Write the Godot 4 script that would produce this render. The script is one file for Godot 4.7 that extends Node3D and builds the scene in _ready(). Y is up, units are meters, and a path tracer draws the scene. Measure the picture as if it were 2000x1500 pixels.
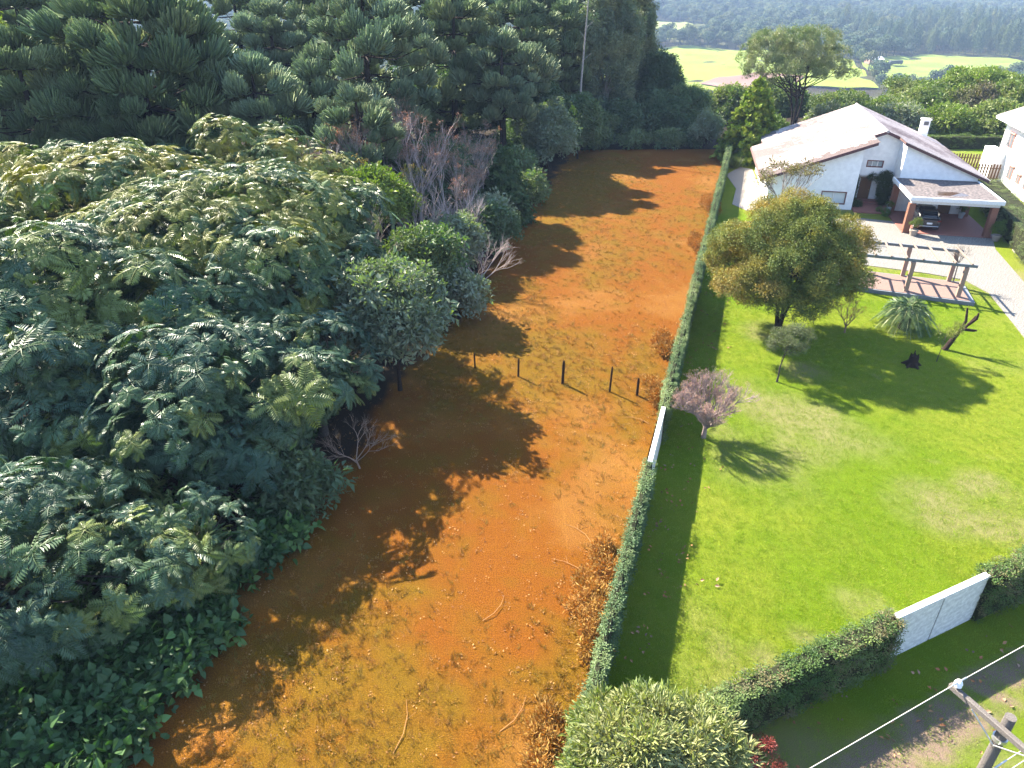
extends Node3D
# A hillside plot of bare red earth seen from the air: woods on one side, hedged garden with a white house on the other, valley behind.

var rng := RandomNumberGenerator.new()
var noise := FastNoiseLite.new()
var fine := FastNoiseLite.new()
var mats := {}
var used := {}
var leafmesh := {}

# ---------------------------------------------------------------- the scene
func _ready() -> void:
	var cam := Camera3D.new()
	cam.name = "camera"
	cam.fov = 55.2
	cam.far = 6000.0
	cam.near = 0.1
	add_child(cam)
	cam.position = Vector3(0, 20, 0)
	cam.rotation_degrees = Vector3(-30, 0, 0)
	cam.current = true
	var env := Environment.new()
	env.background_mode = Environment.BG_SKY
	var sky := Sky.new()
	var sm := ProceduralSkyMaterial.new()
	sm.sky_top_color = Color(0.47, 0.59, 0.76)
	sm.sky_horizon_color = Color(0.78, 0.84, 0.9)
	sm.sky_curve = 0.15
	sm.ground_horizon_color = Color(0.5, 0.55, 0.5)
	sm.ground_bottom_color = Color(0.25, 0.27, 0.22)
	sm.sky_energy_multiplier = 0.8
	sm.ground_energy_multiplier = 0.4
	sky.sky_material = sm
	env.sky = sky
	env.tonemap_mode = Environment.TONE_MAPPER_LINEAR
	env.tonemap_exposure = 5.6
	env.sdfgi_enabled = true
	env.ssao_enabled = true
	env.ssil_enabled = true
	env.fog_enabled = true
	env.fog_density = 0.00019
	env.fog_light_color = Color(0.72, 0.83, 1.0)
	var we := WorldEnvironment.new()
	we.name = "environment"
	we.environment = env
	add_child(we)
	var sun := DirectionalLight3D.new()
	sun.name = "sun"
	sun.light_energy = 1.6
	sun.light_color = Color(1.0, 0.96, 0.88)
	sun.light_angular_distance = 0.5
	sun.shadow_enabled = true
	add_child(sun)
	sun.look_at_from_position(Vector3(-0.545, 0.64, -0.54) * 100.0, Vector3.ZERO)

	noise.seed = 11; noise.frequency = 0.02; noise.fractal_octaves = 4
	fine.seed = 23; fine.frequency = 0.05; fine.fractal_octaves = 3
	leafmesh = {
		"rosette": rosette(1), "rosette_long": rosette(61, 6, 1.25, 9), "rosette_thin": rosette(62, 5, 0.85, 7), "needle_b": needle_ball(63, 120, 0.62), "needle": needle_ball(2), "small": leaf_clump(3, 70, 0.17, 0.5, 1.1), "tiny": leaf_clump(4, 80, 0.13, 0.42, 1.0),
		"coarse": leaf_clump(21, 40, 0.3, 0.5, 1.1), "gum": leaf_clump(5, 60, 0.26, 0.2, 0.9, 1.3), "broad": leaf_clump(6, 26, 0.26, 0.85, 1.2, 0.3, 3), "lance": leaf_clump(7, 60, 0.26, 0.24, 1.0, -0.4, 7),
		"hedge": leaf_clump(8, 34, 0.2, 0.6, 1.3, 0.0, 0), "sparse": leaf_clump(9, 14, 0.2, 0.5, 1.0, 0.5, 3), "fan": fan_spray(10), "far_a": far_crown(11), "far_b": far_crown(12, 0.85), "far_tall": far_crown(13, 1.7),
		"lawn": grass_tuft(14, 12, 0.07, 0.13), "tuft": grass_tuft(15, 18, 0.13, 0.14), "dead": leaf_clump(16, 2, 0.13, 0.6, 0.3, 0.0, 0),
	}
	build_ground()
	build_valley()
	build_house()
	build_neighbour()
	build_boundaries()
	build_woods()
	build_garden_trees()
	build_garden()
	build_house_things()
	build_car()
	build_posts()
	build_pole()
	build_turf()

# ---------------------------------------------------------------- mesh building
class MB:
	var v := PackedVector3Array()
	var n := PackedVector3Array()
	var c := PackedColorArray()
	func vert(p: Vector3, nn: Vector3, col: Color) -> void:
		v.push_back(p); n.push_back(nn); c.push_back(col)
	func tri(a: Vector3, b: Vector3, d: Vector3, col := Color.WHITE) -> void:  # seen counter-clockwise from outside
		var nn := (b - a).cross(d - a).normalized()
		vert(a, nn, col); vert(d, nn, col); vert(b, nn, col)
	func quad(a: Vector3, b: Vector3, d: Vector3, e: Vector3, col := Color.WHITE) -> void:
		tri(a, b, d, col); tri(a, d, e, col)
	func box(at: Vector3, size: Vector3, bas := Basis(), ch := 0.0, col := Color.WHITE) -> void:
		var h := size * 0.5
		var k := minf(ch, minf(h.x, minf(h.y, h.z)) * 0.6)
		if k <= 0.0:
			var p := []
			for i in 8:
				p.append(at + bas * Vector3(h.x if i & 1 else -h.x, h.y if i & 2 else -h.y, h.z if i & 4 else -h.z))
			quad(p[4], p[5], p[7], p[6], col); quad(p[1], p[0], p[2], p[3], col)
			quad(p[0], p[4], p[6], p[2], col); quad(p[5], p[1], p[3], p[7], col)
			quad(p[6], p[7], p[3], p[2], col); quad(p[0], p[1], p[5], p[4], col)
			return
		# chamfered: faces, edge strips and corners from the sorted signs
		var q := func(sx, sy, sz, ax): # corner point pulled in on the two axes other than ax
			var r := Vector3(sx * h.x, sy * h.y, sz * h.z)
			if ax != 0: r.x -= sx * k
			if ax != 1: r.y -= sy * k
			if ax != 2: r.z -= sz * k
			return at + bas * r
		for ax in 3:
			for s in [-1.0, 1.0]:
				var cs := []
				for w in [[-1, -1], [1, -1], [1, 1], [-1, 1]]:
					var sg := Vector3()
					sg[ax] = s; sg[(ax + 1) % 3] = w[0]; sg[(ax + 2) % 3] = w[1]
					cs.append(q.call(sg.x, sg.y, sg.z, ax))
				if s > 0: quad(cs[0], cs[1], cs[2], cs[3], col)
				else: quad(cs[3], cs[2], cs[1], cs[0], col)
		for ax in 3:
			var b1 := (ax + 1) % 3
			var b2 := (ax + 2) % 3
			for s1 in [-1.0, 1.0]:
				for s2 in [-1.0, 1.0]:
					var lo := Vector3(); var hi := Vector3()
					lo[ax] = -1; hi[ax] = 1
					lo[b1] = s1; hi[b1] = s1; lo[b2] = s2; hi[b2] = s2
					var a1 = q.call(lo.x, lo.y, lo.z, b1); var a2 = q.call(hi.x, hi.y, hi.z, b1)
					var c1 = q.call(lo.x, lo.y, lo.z, b2); var c2 = q.call(hi.x, hi.y, hi.z, b2)
					if (c1 - a1).cross(c2 - a1).dot(bas * (lo + hi)) < 0: quad(a2, c2, c1, a1, col)
					else: quad(a1, c1, c2, a2, col)
		for i in 8:
			var sx := 1.0 if i & 1 else -1.0
			var sy := 1.0 if i & 2 else -1.0
			var sz := 1.0 if i & 4 else -1.0
			if sx * sy * sz > 0: tri(q.call(sx, sy, sz, 0), q.call(sx, sy, sz, 1), q.call(sx, sy, sz, 2), col)
			else: tri(q.call(sx, sy, sz, 0), q.call(sx, sy, sz, 2), q.call(sx, sy, sz, 1), col)
	func prism(poly: PackedVector2Array, y0: float, y1: float, col := Color.WHITE) -> void:  # polygon in x, z
		var idx := Geometry2D.triangulate_polygon(poly)
		for i in range(0, idx.size(), 3):
			var a := poly[idx[i]]; var b := poly[idx[i + 1]]; var d := poly[idx[i + 2]]
			if (b - a).cross(d - a) > 0:
				var t := b; b = d; d = t
			tri(Vector3(a.x, y1, a.y), Vector3(b.x, y1, b.y), Vector3(d.x, y1, d.y), col)
		var ccw := Geometry2D.is_polygon_clockwise(poly)
		for i in poly.size():
			var a := poly[i]; var b := poly[(i + 1) % poly.size()]
			if ccw: quad(Vector3(b.x, y0, b.y), Vector3(a.x, y0, a.y), Vector3(a.x, y1, a.y), Vector3(b.x, y1, b.y), col)
			else: quad(Vector3(a.x, y0, a.y), Vector3(b.x, y0, b.y), Vector3(b.x, y1, b.y), Vector3(a.x, y1, a.y), col)
	func wallpoly(poly: PackedVector2Array, z0: float, z1: float, col := Color.WHITE) -> void:  # polygon in x, y, given a thickness along z
		var idx := Geometry2D.triangulate_polygon(poly)
		for i in range(0, idx.size(), 3):
			var a := poly[idx[i]]; var b := poly[idx[i + 1]]; var d := poly[idx[i + 2]]
			if (b - a).cross(d - a) < 0:
				var t := b; b = d; d = t
			tri(Vector3(a.x, a.y, z1), Vector3(b.x, b.y, z1), Vector3(d.x, d.y, z1), col)
			tri(Vector3(a.x, a.y, z0), Vector3(d.x, d.y, z0), Vector3(b.x, b.y, z0), col)
		var area := 0.0
		for i in poly.size(): area += poly[i].cross(poly[(i + 1) % poly.size()])
		for i in poly.size():
			var a := poly[i]; var b := poly[(i + 1) % poly.size()]
			if area < 0:
				var t := a; a = b; b = t
			quad(Vector3(a.x, a.y, z1), Vector3(a.x, a.y, z0), Vector3(b.x, b.y, z0), Vector3(b.x, b.y, z1), col)
	func tube(pts: Array, rad: Array, sides := 6, col := Color.WHITE, capped := true) -> void:
		var rings := []
		var side := Vector3.ZERO
		for i in pts.size():
			var d: Vector3 = (pts[mini(i + 1, pts.size() - 1)] - pts[maxi(i - 1, 0)]).normalized()
			if side == Vector3.ZERO: side = d.cross(Vector3.UP if absf(d.y) < 0.9 else Vector3.RIGHT).normalized()
			side = (side - d * side.dot(d)).normalized()
			var up := d.cross(side)
			var ring := []
			for k in sides:
				var a := TAU * k / sides
				ring.append(side * cos(a) + up * sin(a))
			rings.append(ring)
		for i in pts.size() - 1:
			for k in sides:
				var k2 := (k + 1) % sides
				var a0: Vector3 = rings[i][k]; var b0: Vector3 = rings[i][k2]
				var a1: Vector3 = rings[i + 1][k]; var b1: Vector3 = rings[i + 1][k2]
				var r0: float = rad[i]; var r1: float = rad[i + 1]
				var p0: Vector3 = pts[i]; var p1: Vector3 = pts[i + 1]
				vert(p0 + a0 * r0, a0, col); vert(p1 + b1 * r1, b1, col); vert(p0 + b0 * r0, b0, col)
				vert(p0 + a0 * r0, a0, col); vert(p1 + a1 * r1, a1, col); vert(p1 + b1 * r1, b1, col)
		if capped:
			for e in [0, pts.size() - 1]:
				var p: Vector3 = pts[e]
				for k in range(1, sides - 1):
					var q0: Vector3 = p + rings[e][0] * rad[e]; var q1: Vector3 = p + rings[e][k] * rad[e]; var q2: Vector3 = p + rings[e][k + 1] * rad[e]
					if e == 0: tri(q0, q2, q1, col)
					else: tri(q0, q1, q2, col)
	func lathe(at: Vector3, prof: Array, sides := 16, col := Color.WHITE) -> void:  # profile of [radius, height]
		for i in prof.size() - 1:
			var r0: float = prof[i][0]; var r1: float = prof[i + 1][0]
			var y0: float = prof[i][1]; var y1: float = prof[i + 1][1]
			var sl := Vector2(y1 - y0, r0 - r1).normalized()
			for k in sides:
				var a := TAU * k / sides; var b := TAU * (k + 1) / sides
				var da := Vector3(cos(a), 0, -sin(a)); var db := Vector3(cos(b), 0, -sin(b))
				var na := (da * sl.x + Vector3.UP * sl.y).normalized(); var nb := (db * sl.x + Vector3.UP * sl.y).normalized()
				var p0 := at + da * r0 + Vector3.UP * y0; var p1 := at + db * r0 + Vector3.UP * y0
				var p2 := at + db * r1 + Vector3.UP * y1; var p3 := at + da * r1 + Vector3.UP * y1
				if r0 > 0.0001:
					vert(p0, na, col); vert(p2, nb, col); vert(p1, nb, col)
				if r1 > 0.0001:
					vert(p0, na, col); vert(p3, na, col); vert(p2, nb, col)
	func leaf(at: Vector3, dir: Vector3, side: Vector3, length: float, width: float, fold := 0.25, col := Color.WHITE) -> void:
		var up := side.cross(dir).normalized()
		var m := at + dir * length * 0.45 
		var l := m + side * width * 0.5 + up * width * fold
		var r := m - side * width * 0.5 + up * width * fold
		var t := at + dir * length - up * length * 0.08
		var n1 := (l - at).cross(t - at).normalized()
		if n1.dot(up) < 0: n1 = -n1
		var n2 := (t - at).cross(r - at).normalized()
		if n2.dot(up) < 0: n2 = -n2
		vert(at, n1, col); vert(t, n1, col); vert(l, n1, col)
		vert(at, n2, col); vert(r, n2, col); vert(t, n2, col)
	func heart(at: Vector3, dir: Vector3, side: Vector3, length: float, width: float, col: Color) -> void:
		var up := side.cross(dir).normalized()
		var tip := at + dir * length - up * length * 0.1
		for e in [-1.0, 1.0]:
			var a: Vector3 = at - dir * length * 0.08 + side * e * width * 0.3 + up * width * 0.06
			var b: Vector3 = at + dir * length * 0.22 + side * e * width * 0.52 + up * width * 0.1
			var d: Vector3 = at + dir * length * 0.62 + side * e * width * 0.32 + up * width * 0.04
			for t in [[at, a, b], [at, b, d], [at, d, tip]]:
				var nn: Vector3 = (t[1] - t[0]).cross(t[2] - t[0]).normalized()
				if nn.dot(up) < 0:
					vert(t[0], -nn, col); vert(t[1], -nn, col); vert(t[2], -nn, col)
				else:
					vert(t[0], nn, col); vert(t[2], nn, col); vert(t[1], nn, col)
	func mesh() -> ArrayMesh:
		var a := []
		a.resize(Mesh.ARRAY_MAX)
		a[Mesh.ARRAY_VERTEX] = v; a[Mesh.ARRAY_NORMAL] = n; a[Mesh.ARRAY_COLOR] = c
		var m := ArrayMesh.new()
		if v.size(): m.add_surface_from_arrays(Mesh.PRIMITIVE_TRIANGLES, a)
		return m

# ---------------------------------------------------------------- nodes
func numbered(called: String) -> String:
	if not used.has(called):
		used[called] = 0
		return called
	used[called] += 1
	return "%s_%03d" % [called, used[called]]

func tag(o: Node, label: String, category: String, group := "", kind := "") -> Node:
	o.set_meta("label", label)
	if category != "": o.set_meta("category", category)
	if group != "": o.set_meta("group", group)
	if kind != "": o.set_meta("kind", kind)
	return o

func thing(called: String, label: String, category: String, at := Vector3.ZERO, turn := 0.0, group := "") -> Node3D:
	var o := Node3D.new()
	o.name = numbered(called)
	add_child(o)
	o.position = at
	o.rotation.y = turn
	tag(o, label, category, group)
	return o

func put(called: String, m: Mesh, mat: Material, parent: Node = null) -> MeshInstance3D:
	var o := MeshInstance3D.new()
	o.mesh = m
	o.material_override = mat
	if parent == null:
		o.name = numbered(called)
		add_child(o)
	else:
		o.name = called
		parent.add_child(o, true)
	return o

func structure(called: String, m: Mesh, mat: Material, label := "") -> MeshInstance3D:
	var o := put(called, m, mat)
	o.set_meta("kind", "structure")
	if label != "": o.set_meta("label", label)
	return o

func copies(called: String, m: Mesh, mat: Material, where: Array, cols: Array, parent: Node = null) -> MultiMeshInstance3D:
	var mm := MultiMesh.new()
	mm.transform_format = MultiMesh.TRANSFORM_3D
	mm.use_colors = true
	mm.mesh = m
	mm.instance_count = where.size()
	for i in where.size():
		mm.set_instance_transform(i, where[i])
		mm.set_instance_color(i, cols[i])
	var o := MultiMeshInstance3D.new()
	o.multimesh = mm
	o.material_override = mat
	if parent == null:
		o.name = numbered(called)
		add_child(o)
	else:
		o.name = called
		o.set_meta("kind", "stuff")
		parent.add_child(o, true)
	return o

# ---------------------------------------------------------------- materials
func lin(r: float, g: float, b: float) -> Color:
	return Color(r, g, b).linear_to_srgb()

func noise_texture(freq: float, lo: Color, hi: Color, seed_: int, size := 512, kind := FastNoiseLite.TYPE_SIMPLEX_SMOOTH, mid := 0.5) -> NoiseTexture2D:
	var f := FastNoiseLite.new()
	f.seed = seed_; f.frequency = freq; f.noise_type = kind; f.fractal_octaves = 4
	var gr := Gradient.new()
	gr.set_color(0, lo); gr.set_color(1, hi)
	gr.set_offset(0, clampf(mid - 0.35, 0, 1)); gr.set_offset(1, clampf(mid + 0.35, 0, 1))
	var t := NoiseTexture2D.new()
	t.width = size; t.height = size; t.seamless = true; t.noise = f; t.color_ramp = gr
	return t

# a matt surface: colour, and a grain laid on in world space (metres per repeat)
func surface(called: String, col: Color, rough := 0.85, grain := 0.0, repeat := 1.5, freq := 0.03, bump := 0.0, vertex := false) -> StandardMaterial3D:
	if mats.has(called): return mats[called]
	var m := StandardMaterial3D.new()
	m.resource_name = called
	m.albedo_color = col
	m.roughness = rough
	m.cull_mode = BaseMaterial3D.CULL_DISABLED
	if rough >= 0.9: m.metallic_specular = 0.2
	m.vertex_color_use_as_albedo = vertex
	if grain > 0.0 or bump > 0.0:
		m.uv1_triplanar = true
		m.uv1_world_triplanar = true
		m.uv1_scale = Vector3.ONE / repeat
		if grain > 0.0:
			m.albedo_texture = noise_texture(freq, Color(1.0 - grain, 1.0 - grain, 1.0 - grain * 0.95), Color.WHITE, called.hash() % 1000)
		if bump > 0.0:
			m.heightmap_enabled = true
			m.heightmap_scale = bump
			m.heightmap_texture = noise_texture(freq * 1.6, Color.BLACK, Color.WHITE, called.hash() % 1000 + 7)
	mats[called] = m
	return m

func leafy(called: String, rough := 0.5, back := Color(0.75, 0.85, 0.3), spec := 0.36) -> StandardMaterial3D:
	if mats.has(called): return mats[called]
	var m := StandardMaterial3D.new()
	m.resource_name = called
	m.vertex_color_use_as_albedo = true
	m.roughness = rough
	m.metallic_specular = spec
	m.cull_mode = BaseMaterial3D.CULL_DISABLED
	m.backlight_enabled = true
	m.backlight = back
	mats[called] = m
	return m

func jit(c: Color, amount: float) -> Color:
	var k := 1.0 + rng.randf_range(-amount, amount)
	var h := rng.randf_range(-amount, amount) * 0.35
	return Color(c.r * (k + h), c.g * k, c.b * (k - h))

func on_ball() -> Vector3:
	var y := rng.randf_range(-1, 1)
	var a := rng.randf() * TAU
	var r := sqrt(1.0 - y * y)
	return Vector3(cos(a) * r, y, sin(a) * r)

func facing(up: Vector3, spin: float) -> Basis:
	var u := up.normalized()
	var x := u.cross(Vector3.FORWARD if absf(u.z) < 0.9 else Vector3.RIGHT).normalized()
	return Basis(x, u, x.cross(u)).rotated(u, spin)

# ---------------------------------------------------------------- foliage pieces
func rosette(seed_: int, count := 7, stretch := 1.0, pairs := 8) -> ArrayMesh:   # a whorl of long feather leaves, about two metres across
	rng.seed = seed_
	var b := MB.new()
	for k in count:
		var a := TAU * (k + rng.randf_range(-0.3, 0.3)) / count
		var d := Vector3(cos(a), 0, sin(a))
		var L := rng.randf_range(0.5, 1.15) * stretch
		var rise := rng.randf_range(0.0, 0.5)
		var fall := rng.randf_range(0.2, 0.55)
		var s := Vector3(-d.z, 0, d.x)
		var shade := rng.randf_range(0.8, 1.2)
		var at := func(t): return d * L * (t - 0.12 * t * t) + Vector3.UP * L * (rise * t - fall * t * t)
		for i in pairs + 1:
			var t := 0.16 + 0.84 * i / pairs
			var p: Vector3 = at.call(t)
			var fw: Vector3 = (at.call(t + 0.03) - p).normalized()
			var ll := L * 0.31 * pow(sin(PI * (0.12 + 0.8 * t)), 0.7) + 0.02
			for e in [-1.0, 1.0]:
				var dr: Vector3 = (s * e * 0.8 + fw * 0.45 + Vector3.DOWN * rng.randf_range(0.15, 0.5)).normalized()
				b.leaf(p, dr, (fw - dr * fw.dot(dr)).normalized(), ll * rng.randf_range(0.85, 1.1), ll * 0.3, 0.2, Color(shade, shade, shade))
		for i in 4:
			var p0: Vector3 = at.call(i / 4.0); var p1: Vector3 = at.call((i + 1) / 4.0)
			b.quad(p0 - s * 0.012, p1 - s * 0.008, p1 + s * 0.008, p0 + s * 0.012, Color(1.3, 1.1, 0.8))
	return b.mesh()

func needle_ball(seed_: int, cords := 210, low_r := 0.7) -> ArrayMesh:   # a tuft of upturned cord-like twigs, one metre in radius
	rng.seed = seed_
	var b := MB.new()
	var tilt := on_ball() * 0.3
	for k in cords:
		var d := on_ball()
		while d.y < -0.3: d = on_ball()
		var R := rng.randf_range(low_r, 1.05) * (1.0 + d.dot(tilt))
		var p0 := Vector3(0, -0.25, 0) + d * 0.1
		var p1 := Vector3(d.x, d.y * 0.7 - 0.14, d.z) * R * 0.66
		var p2 := d * R * 0.92 + Vector3.UP * rng.randf_range(0.12, 0.26)
		var s := rng.randf_range(0.75, 1.15)
		b.tube([p0, p1, p1.lerp(p2, 0.55) + Vector3.DOWN * 0.02, p2], [0.02, 0.05, 0.06, 0.035], 3, Color(s, s, s), false)
	return b.mesh()

func leaf_clump(seed_: int, count: int, ll: float, ratio: float, spread := 1.0, droop := 0.0, twigs := 5) -> ArrayMesh:   # leaves about a spray of twigs, half a metre in radius
	rng.seed = seed_
	var b := MB.new()
	for k in twigs:
		var d := (on_ball() + Vector3.UP * 0.7).normalized()
		b.tube([Vector3.DOWN * 0.15, d * 0.2, d * 0.42], [0.012, 0.009, 0.004], 3, Color(1.1, 0.9, 0.75), false)
	for k in count:
		var d := on_ball()
		if d.y < -0.3: d.y *= 0.3
		var p := d * pow(rng.randf(), 0.5) * 0.5 * Vector3(spread, 0.75, spread)
		var dir := (d + on_ball() * 0.9 + Vector3.DOWN * droop).normalized()
		var side := dir.cross((Vector3.UP + on_ball() * 0.6).normalized()).normalized()
		var s := rng.randf_range(0.75, 1.2)
		var l := ll * rng.randf_range(0.7, 1.25)
		if ratio > 0.8: b.heart(p, dir, side, l, l * ratio, Color(s, s, s))
		else: b.leaf(p, dir, side, l, l * ratio, 0.22, Color(s, s, s))
	return b.mesh()

func fan_spray(seed_: int) -> ArrayMesh:   # flat upturned sprays of a cypress
	rng.seed = seed_
	var b := MB.new()
	for k in 9:
		var a := rng.randf() * TAU
		var d := Vector3(cos(a), rng.randf_range(0.2, 1.0), sin(a)).normalized()
		var s := d.cross(Vector3.UP).normalized().rotated(d, rng.randf_range(-0.7, 0.7))
		var sh := rng.randf_range(0.8, 1.2)
		for i in 9:
			var t := i / 9.0
			for e in [-1.0, 1.0]:
				var dd: Vector3 = (d * 0.9 + s * e * 0.8).normalized()
				b.leaf(d * (0.08 + 0.4 * t), dd, (s - dd * s.dot(dd)).normalized(), 0.2 * (1.0 - t * 0.55), 0.06, 0.1, Color(sh, sh, sh))
	return b.mesh()

func far_crown(seed_: int, tall := 1.0) -> ArrayMesh:   # a whole crown for the woods far across the valley, about one metre in radius
	rng.seed = seed_
	var b := MB.new()
	var lobes := []
	for i in 9:
		var d := on_ball(); d.y = absf(d.y) * 1.2 - 0.25
		lobes.append([d * 0.55 * Vector3(1, tall, 1), rng.randf_range(0.3, 0.5)])
	for l in lobes:
		for k in 80:
			var d := (on_ball() + Vector3.UP * 0.3).normalized()
			var p: Vector3 = l[0] + d * l[1] * Vector3(1, tall, 1)
			var s := rng.randf_range(0.75, 1.25)
			var t := d.cross(on_ball()).normalized()
			b.leaf(p - t * 0.07, (t + d * 0.4).normalized(), d.cross(t).normalized(), 0.17, 0.13, 0.15, Color(s, s, s))
	b.tube([Vector3(0, -1.3 * tall, 0), Vector3(0, 0.2, 0)], [0.06, 0.03], 4, Color(1.2, 0.9, 0.8), false)
	return b.mesh()

func grass_tuft(seed_: int, blades: int, h: float, w: float) -> ArrayMesh:
	rng.seed = seed_
	var b := MB.new()
	for k in blades:
		var a := rng.randf() * TAU
		var o := Vector3(cos(a), 0, sin(a)) * rng.randf() * w
		var d := (Vector3.UP + Vector3(cos(a), 0, sin(a)) * rng.randf_range(0.3, 1.1) + on_ball() * 0.3).normalized()
		var s := rng.randf_range(0.75, 1.2)
		b.leaf(o, d, d.cross(Vector3(cos(a), 0.1, sin(a))).normalized(), h * rng.randf_range(0.6, 1.3), h * 0.12, 0.2, Color(s, s, s))
	return b.mesh()

# ---------------------------------------------------------------- trees
func lobes_of(center: Vector3, radii: Vector3, count: int, frac: float, low := -0.35) -> Array:
	var out := []
	for i in count:
		var y := 1.0 - (1.0 - low) * (i + 0.5) / count
		var r := sqrt(maxf(0.0, 1.0 - y * y))
		var a := i * 2.39996 + rng.randf_range(-0.35, 0.35)
		var d := Vector3(cos(a) * r, y, sin(a) * r)
		var f := frac * rng.randf_range(0.6, 1.45)
		if i > 3 and rng.randf() < 0.1: continue
		var bulge := 1.0 + 0.3 * noise.get_noise_3dv(d * 40.0 + center * 13.0 + radii * 31.0)
		out.append([center + d * radii * (1.0 - f * 0.75) * bulge * rng.randf_range(0.8, 1.12), radii * f * Vector3(1.0, rng.randf_range(0.75, 1.05), 1.0)])
	return out

func shell(lobes: Array, per_m2: float, size: float, tones: Array, lean_up := 0.6, low := -0.55) -> Array:   # places and colours of clumps over the lobes
	var where := []
	var cols := []
	for l in lobes:
		var c: Vector3 = l[0]
		var r: Vector3 = l[1]
		var mean := (r.x + r.y + r.z) / 3.0
		var count := int(4.0 * PI * mean * mean * per_m2 * rng.randf_range(0.5, 1.0)) + 1
		for i in count:
			var d := on_ball()
			if d.y < low: continue
			var p := c + d * r * (rng.randf_range(0.72, 1.08) if rng.randf() < 0.88 else rng.randf_range(1.05, 1.3))
			var deep := false
			for o in lobes:
				if o != l and ((p - o[0]) / o[1]).length() < 0.72:
					deep = true
					break
			if deep: continue
			var up := (d + Vector3.UP * lean_up + on_ball() * 0.35).normalized()
			var s := size * rng.randf_range(0.65, 1.4)
			where.append(Transform3D(facing(up, rng.randf() * TAU).scaled(Vector3(s, s, s)), p))
			var k := clampf(noise.get_noise_3dv(p * 9.0) * 1.3 + 0.5 + rng.randf_range(-0.3, 0.3), 0.0, 0.999) * tones.size()
			cols.append(jit(tones[int(k)], 0.16))
	return [where, cols]

func trunk_and_limbs(parent: Node, height: float, r: float, lobes: Array, bark: Material, lean := Vector3.ZERO, forks := 1, start := 0.45) -> void:
	var b := MB.new()
	var stems := []
	for f in forks:
		var a := TAU * f / forks + 0.5
		var out := Vector3(cos(a), 0, sin(a)) * (0.0 if forks == 1 else height * 0.16)
		var p := [Vector3(out.x * 0.12, -0.15, out.z * 0.12)]
		var rr := [r * (1.35 if forks == 1 else 0.9)]
		for i in range(1, 6):
			var t := i / 5.0
			p.append(Vector3(0, height * t, 0) + lean * t * t + out * (t * 0.9 + 0.1) + Vector3(rng.randf_range(-1, 1), 0, rng.randf_range(-1, 1)) * r * 0.6 * minf(t * 2.0, 1.0))
			rr.append(r * lerpf(1.0, 0.35, t) * (1.0 if forks == 1 else 0.75))
		b.tube(p, rr, 8)
		stems.append([p, rr])
	put("trunk", b.mesh(), bark, parent)
	var lb := MB.new()
	for l in lobes:
		var st = stems[rng.randi() % stems.size()]
		var k := rng.randf_range(start, 0.95)
		var i0 := int(k * 5.0)
		var p0: Vector3 = st[0][i0].lerp(st[0][mini(i0 + 1, 5)], k * 5.0 - i0)
		var e: Vector3 = l[0]
		var m := p0.lerp(e, 0.5) + Vector3(rng.randf_range(-0.3, 0.3), -0.06 * (e - p0).length(), rng.randf_range(-0.3, 0.3))
		lb.tube([p0, p0.lerp(m, 0.5) + on_ball() * 0.06, m, m.lerp(e, 0.5) + on_ball() * 0.1, e], [r * 0.34, r * 0.28, r * 0.22, r * 0.15, r * 0.07], 5)
	put("limbs", lb.mesh(), bark, parent)

func leaf_tree(called: String, label: String, at: Vector3, center: Vector3, radii: Vector3, piece: String, per_m2: float, size: float, tones: Array, mat: Material, bark: Material, opt := {}) -> Node3D:
	rng.seed = label.hash()
	var o := thing(called, label, opt.get("category", "tree"), at, 0.0, opt.get("group", ""))
	var lobes := lobes_of(center, radii, opt.get("lobes", 16), opt.get("frac", 0.42), opt.get("low", -0.4))
	for e in opt.get("extra", []):
		lobes.append_array(lobes_of(e[0], e[1], e[2], opt.get("frac", 0.42), opt.get("low", -0.4)))
	trunk_and_limbs(o, opt.get("trunk", center.y), opt.get("r", 0.18), lobes, bark, opt.get("lean", Vector3(center.x, 0, center.z) * 0.6), opt.get("forks", 1), opt.get("start", 0.45))
	var s := shell(lobes, per_m2, size, tones, opt.get("lean_up", 0.6), opt.get("under", -0.55))
	var kinds := piece.split("+")
	for k in kinds.size():
		var where := []
		var cols := []
		for i in range(k, s[0].size(), kinds.size()):
			where.append(s[0][i]); cols.append(s[1][i])
		if where.size(): copies("crown", leafmesh[kinds[k]], mat, where, cols, o)
	return o

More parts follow.
